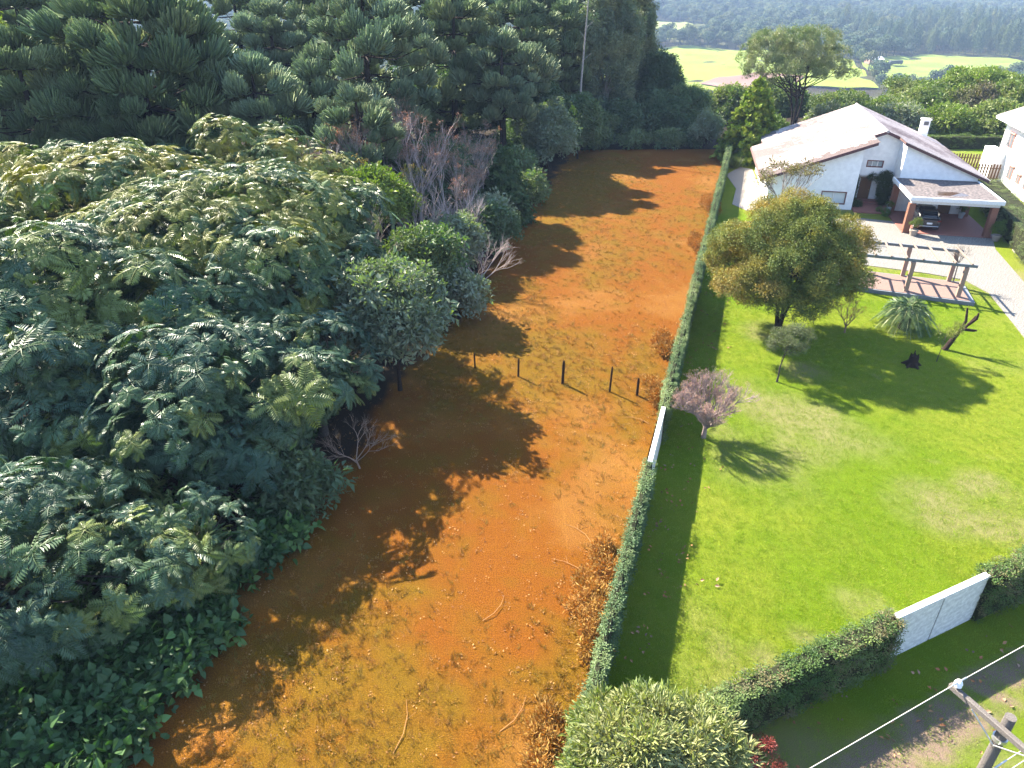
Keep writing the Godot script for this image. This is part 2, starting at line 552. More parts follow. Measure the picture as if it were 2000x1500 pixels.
func araucaria(label: String, at: Vector3, height: float, spread: float, first: float, tones: Array, seed_: int, dens := 1.0, ball := 0.95) -> Node3D:
	rng.seed = seed_
	var o := thing("araucaria_tree", label, "tree", at, 0.0, "umbrella pines in the woods")
	var b := MB.new()
	var lean := Vector3(rng.randf_range(-0.4, 0.4), 0, rng.randf_range(-0.4, 0.4))
	b.tube([Vector3(0, -0.2, 0), Vector3(0, height * 0.3, 0) + lean * 0.3, Vector3(0, height * 0.7, 0) + lean * 0.8, Vector3(0, height * 0.97, 0) + lean], [0.42, 0.34, 0.24, 0.06], 9)
	put("trunk", b.mesh(), surface("araucaria bark", lin(0.07, 0.055, 0.05), 0.95, 0.5, 1.2, 0.04, 4.0), o)
	var lb := MB.new()
	var where := []
	var cols := []
	var levels := int((height - first) / 1.5)
	for k in levels + 1:
		var t := float(k) / levels
		var y := lerpf(first, height * 0.96, t)
		var reach := spread * (1.0 if t < 0.35 else sqrt(maxf(0.03, 1.0 - pow((t - 0.35) / 0.66, 2.0)))) * (0.72 + 0.28 * minf(t * 4.0, 1.0))
		var count := int(rng.randi_range(5, 7) * dens * (0.75 + 0.25 * reach / spread)) + 1
		for i in count:
			var a := TAU * (i + rng.randf_range(-0.35, 0.35)) / count + k * 0.9
			var d := Vector3(cos(a), 0, sin(a))
			var L := reach * rng.randf_range(0.75, 1.08)
			var p0 := Vector3(0, y, 0) + lean * (y / height)
			var up := rng.randf_range(0.05, 0.22)
			var p1 := p0 + d * L * 0.5 + Vector3.UP * (-0.03) * L
			var p2 := p0 + d * L + Vector3.UP * L * up
			lb.tube([p0, p1, p2], [0.07, 0.05, 0.025], 4)
			var s := ball * rng.randf_range(0.8, 1.6)
			where.append(Transform3D(facing(Vector3.UP + d * 0.5 + on_ball() * 0.25, rng.randf() * TAU).scaled(Vector3(s * rng.randf_range(0.8, 1.15), s * rng.randf_range(0.7, 1.0), s)), p2 + Vector3.UP * 0.15))
			cols.append(jit(tones[rng.randi() % tones.size()], 0.15))
			var more := 0 if L < spread * 0.5 else (1 if rng.randf() < 0.6 else 2)
			for m in more:
				var q := p0.lerp(p2, rng.randf_range(0.55, 0.85)) + Vector3(-d.z, 0, d.x) * rng.randf_range(0.4, 0.8) * L * 0.3 * (1 if m == 0 else -1) + Vector3.UP * rng.randf_range(-0.1, 0.3)
				lb.tube([p0.lerp(p2, 0.45), q], [0.035, 0.018], 3)
				s = ball * rng.randf_range(0.8, 1.2)
				where.append(Transform3D(facing(Vector3.UP + d * 0.3 + on_ball() * 0.3, rng.randf() * TAU).scaled(Vector3(s, s * 0.9, s)), q))
				cols.append(jit(tones[rng.randi() % tones.size()], 0.15))
	put("limbs", lb.mesh(), surface("araucaria bark", Color.WHITE), o)
	var half := [[], [], [], []]
	for i in where.size():
		var k := 0 if rng.randf() < 0.55 else 2
		half[k].append(where[i]); half[k + 1].append(cols[i])
	copies("crown", leafmesh["needle"], leafy("needles", 0.6, Color(0.5, 0.58, 0.3), 0.4), half[0], half[1], o)
	copies("crown", leafmesh["needle_b"], leafy("needles"), half[2], half[3], o)
	return o

func branching(b: MB, p: Vector3, d: Vector3, length: float, r: float, depth: int, lift: float, spread: float, tips: Array, col := Color.WHITE, kids := 3) -> void:
	var m := p + d * length * 0.5 + on_ball() * length * 0.07
	var e := p + d * length + on_ball() * length * 0.09 + Vector3.UP * lift * length * 0.15
	b.tube([p, m, e], [r, r * 0.82, r * 0.62], 5 if depth > 2 else 3, col, false)
	if depth == 0:
		tips.append(e)
		return
	for k in kids if depth > 1 else kids - 1 + rng.randi() % 2:
		var nd := (d + on_ball() * spread + Vector3.UP * lift).normalized()
		branching(b, m.lerp(e, rng.randf_range(0.2, 1.0)) if k else e, nd, length * rng.randf_range(0.55, 0.82), r * rng.randf_range(0.5, 0.64), depth - 1, lift, spread, tips, col, kids)

func bare_tree(label: String, at: Vector3, height: float, r: float, col: Color, opt := {}) -> Node3D:
	rng.seed = label.hash()
	var o := thing(opt.get("called", "bare_tree"), label, opt.get("category", "tree"), at, 0.0, opt.get("group", ""))
	var bark := surface("bare bark", Color.WHITE, 0.9, 0.3, 0.8, 0.05, 0.0, true)
	var stem := MB.new()
	var tips := []
	var hh: float = height * opt.get("stem", 0.3)
	var bend := Vector3(rng.randf_range(-0.1, 0.1), 0, rng.randf_range(-0.1, 0.1)) * height
	stem.tube([Vector3(0, -0.1, 0), Vector3(0, hh * 0.5, 0) + bend * 0.3, Vector3(0, hh, 0) + bend * 0.5], [r * 1.25, r, r * 0.85], 7, col)
	put("trunk", stem.mesh(), bark, o)
	var b := MB.new()
	var top := Vector3(0, hh, 0) + bend * 0.5
	for k in opt.get("arms", 5):
		var a: float = TAU * k / opt.get("arms", 5) + rng.randf()
		var d := Vector3(cos(a) * opt.get("wide", 0.5), 1.0, sin(a) * opt.get("wide", 0.5)).normalized()
		branching(b, top - Vector3.UP * hh * rng.randf() * 0.4, d, height * opt.get("first", 0.28) * rng.randf_range(0.8, 1.15), r * 0.6, opt.get("depth", 4), opt.get("lift", 0.3), opt.get("spread", 0.55), tips, col, opt.get("kids", 3))
	put("branches", b.mesh(), bark, o)
	if opt.has("leaves"):
		var where := []
		var cols := []
		for t in tips:
			if rng.randf() > opt.get("share", 0.5): continue
			var s: float = opt.get("size", 0.4) * rng.randf_range(0.6, 1.3)
			where.append(Transform3D(facing(Vector3.UP + on_ball() * 0.8, rng.randf() * TAU).scaled(Vector3(s, s, s)), t))
			cols.append(jit(opt.leaves[rng.randi() % opt.leaves.size()], 0.2))
		copies("leaves", leafmesh[opt.get("piece", "sparse")], leafy(opt.get("mat", "autumn leaf"), 0.6, Color(0.7, 0.5, 0.3)), where, cols, o)
	return o

# ---------------------------------------------------------------- the ground
func inside(p: Vector2, poly: PackedVector2Array) -> bool:
	return Geometry2D.is_point_in_polygon(p, poly)

func ss(a: float, b: float, x: float) -> float:
	return smoothstep(a, b, x)

func land(x: float, z: float) -> float:   # plateau, valley floor sixty metres lower, hills beyond
	var edge := 96.0 + 10.0 * sin(x * 0.03) + (maxf(0.0, x - 40.0) * 0.25)
	var y := -60.0 * ss(edge, 275.0 + maxf(0.0, x - 40.0) * 0.3, -z)
	y += 95.0 * ss(1150.0, 2900.0, -z) + 26.0 * ss(1000.0, 2000.0, -z) * sin(x * 0.0042 + 1.0)
	y -= 20.0 * ss(70.0, 400.0, absf(x)) * (1.0 - ss(300.0, 500.0, -z))
	y += noise.get_noise_2d(x * 0.5, z * 0.5) * 6.0 * ss(140.0, 400.0, -z)
	return y - 0.06

func sheet(poly: PackedVector2Array, y: float, cell: float, tone: Callable, wobble := 0.0) -> ArrayMesh:   # a level sheet on a fine grid, clipped to a polygon, coloured point by point
	var r := Rect2(poly[0], Vector2.ZERO)
	for p in poly: r = r.expand(p)
	var b := MB.new()
	var nx := int(ceil(r.size.x / cell))
	var nz := int(ceil(r.size.y / cell))
	var memo := {}
	var corner := func(i, j):
		var k: int = i * 10007 + j
		if not memo.has(k):
			var x: float = r.position.x + i * cell
			var z: float = r.position.y + j * cell
			memo[k] = [Vector3(x, y + (noise.get_noise_2d(x * 6.0, z * 6.0) * wobble if wobble > 0.0 else 0.0), z), tone.call(x, z)]
		return memo[k]
	for j in nz:
		var z0 := r.position.y + j * cell
		for i in nx:
			var x0 := r.position.x + i * cell
			var c := [Vector2(x0, z0), Vector2(x0 + cell, z0), Vector2(x0 + cell, z0 + cell), Vector2(x0, z0 + cell)]
			var hits := 0
			for q in c: hits += 1 if inside(q, poly) else 0
			if hits == 4:
				var q := [corner.call(i, j), corner.call(i + 1, j), corner.call(i + 1, j + 1), corner.call(i, j + 1)]
				for k in [0, 1, 2, 0, 2, 3]: b.vert(q[k][0], Vector3.UP, q[k][1])
			elif hits > 0:
				for piece in Geometry2D.intersect_polygons(poly, PackedVector2Array(c)):
					var idx := Geometry2D.triangulate_polygon(piece)
					for k in range(0, idx.size(), 3):
						var w := [piece[idx[k]], piece[idx[k + 1]], piece[idx[k + 2]]]
						if (w[1] - w[0]).cross(w[2] - w[0]) < 0: w.reverse()
						for p in w: b.vert(Vector3(p.x, y + (noise.get_noise_2d(p.x * 6.0, p.y * 6.0) * wobble if wobble > 0.0 else 0.0), p.y), Vector3.UP, tone.call(p.x, p.y))
	return b.mesh()

var LOT := PackedVector2Array([Vector2(-14.4, -8.0), Vector2(5.4, -91.5), Vector2(26.4, -92.0), Vector2(0.05, -8.0)])
var LAWN := PackedVector2Array([Vector2(1.0, -11.0), Vector2(27.0, -92.0), Vector2(62.0, -92.0), Vector2(62.0, -62.0), Vector2(48.0, -34.0), Vector2(18.0, -19.2), Vector2(5.0, -13.2)])
var VERGE := PackedVector2Array([Vector2(1.0, -11.2), Vector2(5.0, -13.2), Vector2(18.0, -19.2), Vector2(48.0, -34.0), Vector2(60.0, -20.0), Vector2(30.0, 10.0), Vector2(-2.0, 2.0)])
var DRIVE := PackedVector2Array([Vector2(19, -63), Vector2(31.2, -64.2), Vector2(40.6, -60.4), Vector2(38.5, -56), Vector2(36.6, -49), Vector2(34.6, -42), Vector2(33.5, -36), Vector2(33.5, -27.5), Vector2(29, -25.5), Vector2(30.2, -36), Vector2(31.6, -41.5), Vector2(33, -47.2), Vector2(32.6, -49.6), Vector2(30.5, -50.9), Vector2(27, -52.4), Vector2(19, -55.4)])
var HDIR := Vector2(0.2977, -0.9547)
var HNOR := Vector2(0.9547, 0.2977)
var HEDGE0 := Vector2(3.17, -16.6)

func build_ground() -> void:
	# the one sheet that reaches the horizon
	var b := MB.new()
	var xs := []
	var zs := []
	var x := -1900.0
	while x < 2600.0:
		xs.append(x)
		x += 8.0 if absf(x) < 120.0 else (24.0 if absf(x) < 700.0 else 60.0)
	var z := 160.0
	while z > -3400.0:
		zs.append(z)
		z -= 8.0 if z > -200.0 else (20.0 if z > -1100.0 else 55.0)
	var P := []
	for j in zs.size():
		var row := []
		for i in xs.size(): row.append(Vector3(xs[i], land(xs[i], zs[j]), zs[j]))
		P.append(row)
	var N := func(i, j):
		var a: Vector3 = P[j][mini(i + 1, xs.size() - 1)] - P[j][maxi(i - 1, 0)]
		var c: Vector3 = P[mini(j + 1, zs.size() - 1)][i] - P[maxi(j - 1, 0)][i]
		return a.cross(c).normalized() * (1.0 if a.cross(c).y > 0 else -1.0)
	var litter := Color(0.05, 0.036, 0.024)
	var sward := Color(0.13, 0.15, 0.045)
	for j in zs.size() - 1:
		for i in xs.size() - 1:
			for k in [[0, 0], [1, 1], [1, 0], [0, 0], [0, 1], [1, 1]]:
				var p: Vector3 = P[j + k[1]][i + k[0]]
				b.vert(p, N.call(i + k[0], j + k[1]), litter.lerp(sward, clampf(noise.get_noise_2d(p.x * 0.7, p.z * 0.7) * 2.0 + (0.5 if p.z < -300 else -1.2), 0.0, 1.0)))
	structure("ground", b.mesh(), surface("earth", Color.WHITE, 0.95, 0.55, 3.0, 0.03, 5.0, true), "dark leaf-littered forest floor and hills rolling to the horizon")
	# the cleared plot: red earth, thin olive grass
	var soil := Color(0.26, 0.089, 0.009)
	var pale := Color(0.34, 0.15, 0.032)
	var olive := Color(0.215, 0.115, 0.01)
	var lot_tone := func(px, pz):
		var a := clampf(noise.get_noise_2d(px * 3.2, pz * 2.0) * 1.5 + fine.get_noise_2d(px * 9.0, pz * 9.0) * 0.9 + 0.42, 0.0, 1.0)
		var p := clampf(noise.get_noise_2d(px * 4.0 + 300.0, pz * 4.0) * 2.4 - 0.25 + fine.get_noise_2d(px * 14.0, pz * 14.0) * 0.5, 0.0, 1.0)
		var rim: float = px + 14.4 - (-8.0 - pz) * 0.2371 + noise.get_noise_2d(px * 8.0, pz * 8.0) * 1.2 + fine.get_noise_2d(px * 12.0, pz * 12.0) * 0.8
		return soil.lerp(olive, a).lerp(pale, p * 0.8).lerp(litter, clampf(2.6 - rim, 0.0, 1.0))
	structure("bare_plot", sheet(LOT, 0.0, 0.28, lot_tone, 0.05), surface("red soil", Color.WHITE, 0.95, 0.32, 1.4, 0.045, 4.0, true), "long cleared plot of orange-red earth with thin olive grass")
	# the garden lawn and the verge outside the front hedge
	var lush := Color(0.225, 0.35, 0.015)
	var mid := Color(0.34, 0.41, 0.035)
	var straw := Color(0.44, 0.4, 0.17)
	var dry := [[17.9, -24.3, 2.4], [19.5, -23.6, 2.0], [20.6, -25.5, 1.8], [12.5, -18.9, 1.2], [9.8, -30.0, 1.4], [11.2, -32.8, 1.4], [16.4, -36.0, 1.6], [21.0, -22.5, 1.6], [8.3, -16.6, 0.8], [10.0, -17.5, 0.7], [16.0, -41.0, 2.2]]
	var lawn_tone := func(px, pz):
		var a := clampf(noise.get_noise_2d(px * 3.0, pz * 3.0) * 1.6 + fine.get_noise_2d(px * 10.0, pz * 10.0) * 0.5 + 0.5, 0.0, 1.0)
		var s := ss(0.05, 0.45, noise.get_noise_2d(px * 2.2 + 90.0, pz * 2.2)) * (0.45 + fine.get_noise_2d(px * 5.0, pz * 5.0) * 0.6)
		for d in dry:
			s = maxf(s, (1.0 - Vector2(px - d[0], pz - d[1]).length() / d[2]) * (0.75 + fine.get_noise_2d(px * 7.0, pz * 7.0) * 1.1))
		s *= ss(1.5, 3.5, (Vector2(px, pz) - HEDGE0).dot(HNOR))
		return lush.lerp(mid, a).lerp(straw, clampf(s * 1.4, 0.0, 0.8))
	structure("lawn", sheet(LAWN, 0.0, 0.3, lawn_tone, 0.03), surface("turf", Color.WHITE, 0.95, 0.42, 0.7, 0.05, 4.0, true), "bright green mown lawn with straw-coloured dry patches")
	var verge_tone := func(px, pz):
		var along: float = (pz + 12.9) + (px - 10.9) * 0.52 + noise.get_noise_2d(px * 7.0, pz * 7.0) * 0.8
		var k := clampf(1.1 - absf(along) / 0.85, 0.0, 1.0) * (0.9 + fine.get_noise_2d(px * 14.0, pz * 14.0) * 1.2)
		return lawn_tone.call(px, pz).lerp(Color(0.46, 0.33, 0.24), clampf(k * 1.9, 0.0, 1.0))
	structure("verge", sheet(VERGE, -0.012, 0.25, verge_tone, 0.03), surface("turf", Color.WHITE), "shaded grass verge with a worn dirt track outside the front hedge")
	# driveway of small setts, paved walk beside the house
	var stone := surface("setts", lin(0.33, 0.31, 0.29), 0.85, 0.0, 2.2)
	stone.uv1_triplanar = true; stone.uv1_world_triplanar = true; stone.uv1_scale = Vector3.ONE / 2.2
	stone.albedo_texture = noise_texture(0.06, Color(0.42, 0.4, 0.38), Color.WHITE, 5, 512, FastNoiseLite.TYPE_CELLULAR, 0.42)
	stone.heightmap_enabled = true; stone.heightmap_scale = 3.0
	stone.heightmap_texture = noise_texture(0.06, Color.BLACK, Color.WHITE, 5, 512, FastNoiseLite.TYPE_CELLULAR, 0.42)
	var db := MB.new()
	db.prism(DRIVE, -0.05, 0.045)
	structure("driveway", db.mesh(), stone, "grey cobbled driveway curving up to the carport")
	var wb := MB.new()
	wb.prism(PackedVector2Array([Vector2(23.0, -79.6), Vector2(25.4, -83.0), Vector2(26.5, -82.0), Vector2(23.9, -67.5), Vector2(21.6, -66.6), Vector2(20.8, -68.6), Vector2(22.6, -74.0)]), -0.05, 0.03)
	structure("side_path", wb.mesh(), surface("worn concrete", lin(0.42, 0.37, 0.32), 0.9, 0.35, 2.0, 0.03, 2.0), "pale concrete walk along the side of the white house")

func build_turf() -> void:
	# short blades over the lawn and verge, tufts and litter on the plot
	rng.seed = 41
	var where := []
	var cols := []
	var lawn_cols := [Color(0.19, 0.31, 0.014), Color(0.28, 0.37, 0.028), Color(0.36, 0.4, 0.06)]
	for i in 90000:
		var z := -13.5 - 48.0 * pow(rng.randf(), 1.5)
		var p := Vector2(rng.randf_range(2.0, 36.0), z)
		if not inside(p, LAWN) or inside(p, DRIVE): continue
		if (p - HEDGE0).dot(HNOR) < 0.3: continue
		var s := rng.randf_range(0.7, 1.35)
		where.append(Transform3D(Basis(Vector3.UP, rng.randf() * TAU).scaled(Vector3(s, s, s)), Vector3(p.x, -0.005, p.y)))
		cols.append(jit(lawn_cols[rng.randi() % 3], 0.15))
	for i in 9000:
		var p := Vector2(rng.randf_range(4.0, 22.0), rng.randf_range(-20.0, -9.0))
		if not inside(p, VERGE): continue
		where.append(Transform3D(Basis(Vector3.UP, rng.randf() * TAU).scaled(Vector3.ONE * rng.randf_range(0.6, 1.2)), Vector3(p.x, -0.01, p.y)))
		cols.append(jit(lawn_cols[rng.randi() % 2], 0.15))
	tag(copies("lawn_grass", leafmesh["lawn"], leafy("grass blade", 0.6, Color(0.7, 0.8, 0.3)), where, cols), "short green grass blades of the mown lawn", "grass", "", "stuff")
	where = []; cols = []
	var tuft_cols := [Color(0.24, 0.14, 0.018), Color(0.28, 0.14, 0.02), Color(0.2, 0.14, 0.02), Color(0.34, 0.17, 0.04)]
	for i in 42000:
		var z := -10.0 - 78.0 * pow(rng.randf(), 1.35)
		var p := Vector2(rng.randf_range(-12.0, 26.0), z)
		if not inside(p, LOT): continue
		var k := noise.get_noise_2d(p.x * 3.2, p.y * 2.0) * 1.5 + 0.42
		if rng.randf() > 0.15 + 0.75 * k or p.x + 13.0 - (-8.0 - p.y) * 0.2371 < 1.0: continue
		var s := rng.randf_range(0.5, 1.4)
		where.append(Transform3D(Basis(Vector3.UP, rng.randf() * TAU).scaled(Vector3(s, s * rng.randf_range(0.5, 1.1), s)), Vector3(p.x, -0.01, p.y)))
		cols.append(jit(tuft_cols[rng.randi() % 4], 0.18))
	tag(copies("plot_grass", leafmesh["tuft"], leafy("dry blade", 0.7, Color(0.6, 0.55, 0.25)), where, cols), "sparse olive and straw tufts growing on the red plot", "grass", "", "stuff")
	where = []; cols = []
	for i in 8000:
		var p := Vector2(rng.randf_range(-12.0, 20.0), rng.randf_range(-60.0, -9.0))
		if not inside(p, LOT): continue
		where.append(Transform3D(facing(Vector3.UP + on_ball() * 0.5, rng.randf() * TAU).scaled(Vector3.ONE * rng.randf_range(0.3, 0.8)), Vector3(p.x, 0.03, p.y)))
		cols.append(jit([Color(0.36, 0.17, 0.05), Color(0.42, 0.22, 0.08), Color(0.24, 0.1, 0.03)][rng.randi() % 3], 0.2))
	tag(copies("leaf_litter", leafmesh["dead"], leafy("dead leaf", 0.8, Color(0.4, 0.3, 0.2)), where, cols), "small dry leaves strewn over the red plot", "leaves", "", "stuff")
	where = []; cols = []
	for i in 420:
		var p := Vector2(rng.randf_range(4.0, 24.0), rng.randf_range(-21.0, -10.0))
		if i > 260: p = HEDGE0 + HDIR * rng.randf_range(0.0, 45.0) + HNOR * (0.5 + 1.6 * absf(rng.randfn(0.0, 0.6)))
		elif not inside(p, VERGE): continue
		where.append(Transform3D(facing(Vector3.UP + on_ball() * 0.7, rng.randf() * TAU).scaled(Vector3.ONE * rng.randf_range(0.7, 1.5)), Vector3(p.x, 0.05, p.y)))
		cols.append(jit([Color(0.34, 0.14, 0.06), Color(0.42, 0.22, 0.1), Color(0.3, 0.18, 0.12)][rng.randi() % 3], 0.2))
	tag(copies("fallen_leaves", leafmesh["dead"], leafy("dead leaf"), where, cols), "curled brown leaves fallen on the verge and along the side hedge", "leaves", "", "stuff")

# ---------------------------------------------------------------- valley
func build_valley() -> void:
	var fields := [
		["field", PackedVector2Array([Vector2(20, -860), Vector2(149, -838), Vector2(217, -853), Vector2(262, -811), Vector2(300, -700), Vector2(262, -560), Vector2(200, -572), Vector2(148, -520), Vector2(119, -533), Vector2(95, -560), Vector2(0, -640)]), Color(0.23, 0.29, 0.045), "wide pale green crop field on the valley floor"],
		["field", PackedVector2Array([Vector2(268, -560), Vector2(306, -700), Vector2(403, -790), Vector2(450, -740), Vector2(470, -650), Vector2(350, -590), Vector2(295, -540)]), Color(0.2, 0.26, 0.05), "green meadow on a rise around the far farm building"],
		["field", PackedVector2Array([Vector2(120, -900), Vector2(205, -905), Vector2(232, -960), Vector2(255, -1060), Vector2(230, -1180), Vector2(120, -1180)]), Color(0.26, 0.29, 0.1), "hazy pale pasture beyond the band of trees"],
		["field", PackedVector2Array([Vector2(262, -1000), Vector2(345, -1015), Vector2(352, -1050), Vector2(270, -1050)]), Color(0.38, 0.34, 0.16), "narrow straw strip between the far woods"],
		["field", PackedVector2Array([Vector2(140, -588), Vector2(163, -622), Vector2(198, -637), Vector2(222, -600), Vector2(205, -578), Vector2(170, -570)]), Color(0.26, 0.16, 0.13), "brown ploughed patch at the near edge of the crop field"],
	]
	for k in fields.size():
		var f = fields[k]
		var b := MB.new()
		var poly: PackedVector2Array = f[1]
		var r := Rect2(poly[0], Vector2.ZERO)
		for p in poly: r = r.expand(p)
		var cell := 12.0
		for i in int(r.size.x / cell) + 1:
			for j in int(r.size.y / cell) + 1:
				var q := r.position + Vector2(i, j) * cell
				for piece in Geometry2D.intersect_polygons(poly, PackedVector2Array([q, q + Vector2(cell, 0), q + Vector2(cell, cell), q + Vector2(0, cell)])):
					var idx := Geometry2D.triangulate_polygon(piece)
					for t in range(0, idx.size(), 3):
						var w := [piece[idx[t]], piece[idx[t + 1]], piece[idx[t + 2]]]
						if (w[1] - w[0]).cross(w[2] - w[0]) < 0: w.reverse()
						for p in w:
							var tone: Color = f[2]
							tone = tone * (1.0 + noise.get_noise_2d(p.x * 0.9, p.y * 2.2) * 0.5)
							b.vert(Vector3(p.x, land(p.x, p.y) + 0.9 + (0.5 if k == 4 else 0.0), p.y), Vector3.UP, tone)
		structure(f[0], b.mesh(), surface("crop", Color.WHITE, 0.95, 0.3, 18.0, 0.05, 0.0, true), f[3])
	# woods over the slope, the valley floor and the hills
	rng.seed = 77
	var sets := [[[], []], [[], []], [[], []]]
	var tones := [Color(0.05, 0.085, 0.035), Color(0.07, 0.1, 0.04), Color(0.04, 0.075, 0.04), Color(0.1, 0.12, 0.04)]
	var z := -128.0
	while z > -2500.0:
		var step := 7.0 + (-z) * 0.0042
		var x := z * 0.8
		while x < -z * 0.92:
			var p := Vector2(x + rng.randf_range(-0.5, 0.5) * step, z + rng.randf_range(-0.5, 0.5) * step)
			x += step
			if (p.y > -300.0 and p.x > 10.0 and p.x < 190.0) or (p.y > -575.0 and p.y < -455.0 and p.x > 40.0 and p.x < 260.0): continue
			var free := false
			for f in fields:
				if inside(p, f[1]): free = true
			if free: continue
			if noise.get_noise_2d(p.x * 0.4, p.y * 0.4) > 0.42 and p.y < -620.0: continue
			var s := step * rng.randf_range(0.5, 0.85)
			var k := 0 if rng.randf() < 0.6 else 1
			if p.y < -640.0 and p.y > -1050.0 and p.x > 380.0 and noise.get_noise_2d(p.x * 0.6 + 40.0, p.y * 0.6) > -0.1: k = 2
			var tall := s * (1.0 if k < 2 else 1.15) * rng.randf_range(0.85, 1.25)
			sets[k][0].append(Transform3D(Basis(Vector3.UP, rng.randf() * TAU).scaled(Vector3(s if k < 2 else s * 0.62, tall, s if k < 2 else s * 0.62)), Vector3(p.x, land(p.x, p.y) + tall * 1.1, p.y)))
			sets[k][1].append(jit(tones[int(clampf(noise.get_noise_2d(p.x * 1.2, p.y * 1.2) * 3.0 + 2.0 + rng.randf_range(-0.8, 0.8), 0.0, 3.9))], 0.2))
		z -= step
	var names := ["round-crowned wood covering the slope and the hills across the valley", "lighter broadleaf wood mixed over the far hills", "tall slender plantation trees on the far hillside"]
	for k in 3:
		tag(copies("distant_forest", leafmesh[["far_a", "far_b", "far_tall"][k]], leafy("far leaf", 0.7, Color(0.6, 0.7, 0.3)), sets[k][0], sets[k][1]), names[k], "forest", "", "stuff")
	# a farm building and its trailer out on the meadow
	var fy := land(315.0, -680.0) + 0.9
	var farm := thing("farm_building", "tiny white-roofed farm shed out on the valley meadow", "shed", Vector3(313, fy, -690), 0.3)
	var b := MB.new()
	b.box(Vector3(0, 1.6, 0), Vector3(14, 3.2, 7), Basis(), 0.1)
	put("wall", b.mesh(), surface("far wall", lin(0.4, 0.22, 0.18), 0.9), farm)
	b = MB.new()
	b.wallpoly(PackedVector2Array([Vector2(-4.2, 3.1), Vector2(0, 5.2), Vector2(4.2, 3.1), Vector2(4.2, 3.35), Vector2(0, 5.5), Vector2(-4.2, 3.35)]), -7.6, 7.6)
	var rf := put("roof", b.mesh(), surface("far roof", lin(0.6, 0.6, 0.62), 0.5), farm)
	rf.rotation.y = PI / 2
	var hay := thing("hay_trailer", "dark covered trailer parked beside the far farm shed", "trailer", Vector3(329, fy, -683), 0.25)
	b = MB.new()
	b.box(Vector3(0, 2.0, 0), Vector3(13, 2.6, 3), Basis(), 0.5)
	put("cover", b.mesh(), surface("tarpaulin", lin(0.04, 0.05, 0.05), 0.7), hay)
	b = MB.new()
	for s in [-1.0, 1.0]:
		for xx in [-4.5, 4.5]:
			b = MB.new()
			b.tube([Vector3(xx, 0.5, s * 1.2), Vector3(xx, 0.5, s * 1.55)], [0.5, 0.5], 12)
			put("wheel", b.mesh(), surface("tyre", lin(0.02, 0.02, 0.02), 0.8), hay)
	b = MB.new()
	b.box(Vector3(0, 0.65, 0), Vector3(12.6, 0.2, 2.2))
	put("bed", b.mesh(), surface("tarpaulin", Color.WHITE), hay)

# ---------------------------------------------------------------- hedges and walls
func hedge(called: String, label: String, a: Vector2, c: Vector2, height: float, thick: float, tones: Array, per_m2 := 16.0, group := "clipped hedges", rough_top := 0.06) -> Node3D:
	rng.seed = label.hash()
	var d := (c - a).normalized()
	var length := (c - a).length()
	var nor := Vector2(-d.y, d.x)
	var o := thing(called, label, "hedge", Vector3(a.x, 0, a.y), 0.0, group)
	var b := MB.new()
	var along := Vector3(d.x, 0, d.y)
	var bas := Basis(along, Vector3.UP, along.cross(Vector3.UP))
	b.box(along * length * 0.5 + Vector3.UP * (height * 0.5 - 0.06), Vector3(length - 0.02, height - 0.12, thick - 0.18), bas, 0.05)
	put("twig_core", b.mesh(), surface("hedge core", lin(0.045, 0.05, 0.025), 0.95, 0.5, 0.6, 0.06), o)
	var where := []
	var cols := []
	var faces := [[length * height, 0], [length * height, 1], [length * thick, 2], [thick * height, 3], [thick * height, 4]]
	for f in faces:
		for i in int(f[0] * per_m2):
			var u := rng.randf()
			var w := rng.randf()
			var p := Vector3()
			var out := Vector3()
			match f[1]:
				0: p = along * u * length + Vector3.UP * w * height + Vector3(nor.x, 0, nor.y) * thick * 0.5; out = Vector3(nor.x, 0.25, nor.y)
				1: p = along * u * length + Vector3.UP * w * height - Vector3(nor.x, 0, nor.y) * thick * 0.5; out = Vector3(-nor.x, 0.25, -nor.y)
				2: p = along * u * length + Vector3.UP * height + Vector3(nor.x, 0, nor.y) * thick * (w - 0.5); out = Vector3.UP
				3: p = Vector3.UP * w * height + Vector3(nor.x, 0, nor.y) * thick * (u - 0.5); out = -along
				4: p = along * length + Vector3.UP * w * height + Vector3(nor.x, 0, nor.y) * thick * (u - 0.5); out = along
			var bulge: float = noise.get_noise_3dv((p + o.position) * 14.0) * rough_top * 2.0
			p += out * (bulge - 0.03)
			p.y = maxf(p.y, 0.05)
			var s := rng.randf_range(0.24, 0.42)
			where.append(Transform3D(facing(out + on_ball() * 0.5, rng.randf() * TAU).scaled(Vector3(s, s * 0.6, s)), p))
			var k := clampf(noise.get_noise_3dv((p + o.position) * 12.0) * 1.5 + 0.4 + rng.randf_range(-0.3, 0.3), 0.0, 0.999)
			cols.append(jit(tones[int(k * tones.size())], 0.18))
	copies("foliage", leafmesh["hedge"], leafy("hedge leaf", 0.5, Color(0.5, 0.6, 0.25)), where, cols, o)
	return o

